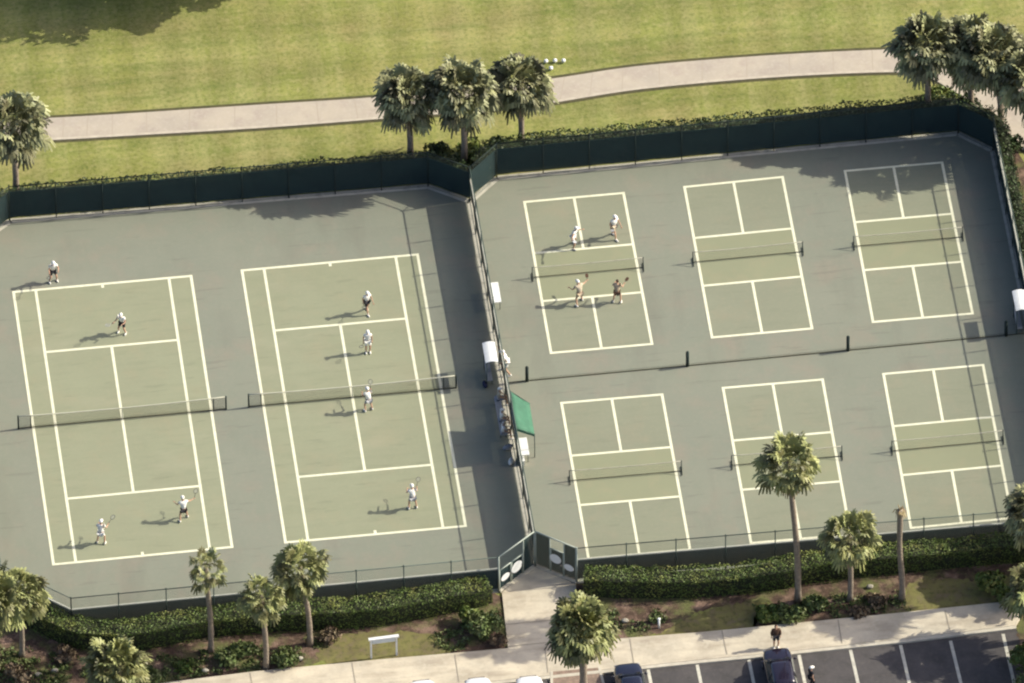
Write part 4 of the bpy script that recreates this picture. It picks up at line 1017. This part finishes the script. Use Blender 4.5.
for (x, y, rx, h, m_, lb) in [
    (484, 636, 1.2, 1.7, 'shrub', 'large variegated shrub at the left side of the entrance walk'),
    (470, 622, .8, 1.3, 'hedge', 'dark green shrub between the hedge and the variegated shrub'),
    (498, 645, .5, .7, 'shrub_brown', 'small bronze shrub at the corner of the entrance walk'),
    (228, 662, .9, .8, 'shrub', 'low green shrub between the slender palm and the short palm'),
    (245, 654, .8, .7, 'shrub', 'low green shrub left of the short palm, near the hedge'),
    (286, 661, .95, .9, 'shrub', 'low green shrub right of the short palm'),
    (330, 640, .7, .7, 'shrub_brown', 'small bronze shrub beside the fuller palm'),
    (20, 680, .9, .8, 'shrub_brown', 'bronze shrub in the lower left corner'),
    (48, 690, .8, .6, 'shrub', 'low green shrub near the bottom edge left of the bushy palm'),
    (152, 680, .9, .8, 'shrub', 'pale green shrub right of the bushy palm at the bottom edge'),
    (62, 660, .9, .6, 'shrub_brown', 'bronze shrub under the hedge end in the lower left'),
    (185, 668, .7, .5, 'hedge', 'dark low shrub between the bushy palm and the slender palm'),
    (768, 617, .9, .9, 'hedge', 'dark green shrub left of the tallest palm'),
    (790, 618, .9, .8, 'shrub', 'green shrub at the foot of the tallest palm'),
    (818, 610, .95, .9, 'shrub', 'bushy green shrub between the tallest and the short palm'),
    (875, 604, .8, .6, 'shrub_brown', 'bronze shrub between the short palm and the bare trunk'),
    (860, 614, .7, .5, 'shrub_brown', 'low bronze shrub by the sidewalk below the short palm'),
    (988, 590, 1.1, 1.2, 'hedge', 'dark green shrub near the right end of the sidewalk'),
    (1012, 602, 1.0, 1.2, 'hedge', 'dark shrub hugging the end of the sidewalk'),
    (1030, 668, 1.3, 1.6, 'hedge', 'dark shrub beside the last parking stall'),
    (1030, 700, 1.2, 1.3, 'shrub', 'green shrub at the lower right corner'),
    (436, 160, 1.0, 1.1, 'hedge_n', 'dark shrub left of the middle palm behind the fence corner'),
    (452, 172, .9, 1.0, 'hedge_n', 'dark shrub tucked in the fence corner notch'),
    (484, 166, 1.1, 1.3, 'hedge', 'green shrub right of the middle palm behind the fence corner'),
    (503, 154, .9, 1.0, 'hedge_n', 'dark shrub between the middle and rightmost palms'),
    (470, 158, 1.0, 1.1, 'hedge', 'green shrub at the foot of the middle palm'),
    (425, 166, .8, .9, 'hedge_n', 'low dark shrub beside the leftmost palm of three'),
    (944, 104, 1.2, .8, 'hedge', 'spreading shrub at the bend of the golf path'),
    (965, 110, .9, .8, 'hedge_n', 'dark shrub under the palm clump at the bend of the path'),
    (986, 124, .8, .9, 'shrub_brown', 'bronze shrub at the fence corner under the palm clump'),
    (1010, 150, .9, 1.1, 'hedge_n', 'dark shrub outside the fence at the far right')]:
    shrub(x, y, rx, h, lb, m_, int(520 * rx * rx + 240 * h))
# scattered low growth and pale stones in the beds
random.seed(77); gc = MB()
def inpoly(p, poly):
    c = False; j = len(poly) - 1
    for i in range(len(poly)):
        if (poly[i][1] > p[1]) != (poly[j][1] > p[1]) and p[0] < (poly[j][0] - poly[i][0]) * (p[1] - poly[i][1]) / (poly[j][1] - poly[i][1]) + poly[i][0]: c = not c
        j = i
    return c
polys = [[(-20, 683), (-20, 640), (60, 655), (150, 660), (256, 644), (330, 638), (318, 660), (172, 681)], [(430, 638), (465, 622), (500, 610), (505, 646), (445, 652)], [(580, 612), (690, 612), (640, 634), (582, 640)], [(750, 606), (900, 590), (908, 610), (770, 624)],
         [(0, 206), (460, 170), (460, 160), (0, 190)], [(500, 150), (940, 112), (940, 104), (500, 141)]]
for pl_ in polys:
    xs = [p[0] for p in pl_]; ys = [p[1] for p in pl_]; area = (max(xs) - min(xs)) * (max(ys) - min(ys))
    for _ in range(int(area * .10)):
        p = (random.uniform(min(xs), max(xs)), random.uniform(min(ys), max(ys)))
        if not inpoly(p, pl_): continue
        if mnoise.noise(Vector((p[0] * .06, p[1] * .1, 0))) < -.05: continue
        w_ = G(*p)
        for _ in range(8): leaf(gc, w_ + Vector((random.uniform(-.2, .2), random.uniform(-.2, .2), random.uniform(.04, .22))), random.uniform(.06, .13))
tag(gc.build('ground_cover', M['shrub']), 'low scattered ground cover in the mulch beds', 'ground cover', kind='stuff')
for i, (x, y, lb) in enumerate([(55, 672, 'pale rock in the mulch left of the bushy palm'), (38, 676, 'pale rock nearest the lower left corner'), (205, 672, 'pale rock near the sidewalk below the slender palm'), (300, 660, 'pale rock between the short palm and the sidewalk'), (625, 622, 'pale rock in the mulch right of the entrance walk'), (870, 588, 'pale rock between the short palm and the bare trunk')]):
    random.seed(i); b = MB(); b.ell((0, 0, .12), (.24, .17, .13), 9, 6)
    b.v = [(v[0] * (1 + .25 * mnoise.noise(Vector(v) * 5 + Vector((i, 0, 0)))), v[1] * (1 + .25 * mnoise.noise(Vector(v) * 4)), v[2]) for v in b.v]
    o = b.build('rock', M['stone'], None, True); o.location = G(x, y); tag(o, lb, 'rock', 'pale rocks in the mulch')

# broad-leaved trees outside the frame whose shade falls into it
def broad_tree(px, py, h, cr, label, seed, zc=.62, n=6500, flat=.6):
    random.seed(seed); r = empty('broadleaf_tree', G(px, py), 0, label, 'tree', 'broad trees round the edge'); tr = MB(); lv = MB()
    tr.tube([(0, 0, 0), (.1, .05, h * .2), (0, .1, h * .42)], [.4, .3, .24], 10)
    lobes = []
    for i in range(26):
        a = i * 2.4; rr = cr * math.sqrt((i + .5) / 26) * .82; z = h * zc + (1 - (rr / cr) ** 2) * h * (1 - zc) * .55 + random.uniform(-.5, .5)
        c = Vector((rr * math.cos(a), rr * math.sin(a), z)); lobes.append((c, random.uniform(.18, .30) * cr))
        if i % 2 == 0: tr.tube([(0, .1, h * .4), (c.x * .45, c.y * .45, h * .4 + (c.z - h * .4) * .6), c], [.15, .08, .03], 6)
    for _ in range(n):
        c, s = random.choice(lobes); u = rnd_unit(); p = c + Vector((u.x, u.y, u.z * flat)) * s * random.uniform(.55, 1.1)
        leaf(lv, p, random.uniform(.14, .3), (u + rnd_unit()).normalized())
    tr.build('trunk', M['oakbark'], r, True); lv.build('crown', M['tree_leaf'], r)
broad_tree(150, -17, 6.5, 4.4, 'broad tree on the fairway above the upper left corner', 3)
broad_tree(235, -24, 6.5, 4.2, 'broad tree on the fairway above the top edge', 4)
broad_tree(295, -50, 7.0, 4.4, 'broad tree on the fairway farther along the top edge', 6)
broad_tree(60, -60, 7.0, 4.6, 'broad tree behind the upper left corner', 8)
broad_tree(1095, 566, 7.0, 3.6, 'broad tree outside the right edge by the small courts', 12, n=6000)
broad_tree(1098, 684, 6.0, 3.8, 'broad tree outside the right edge by the parking', 13, n=6000)
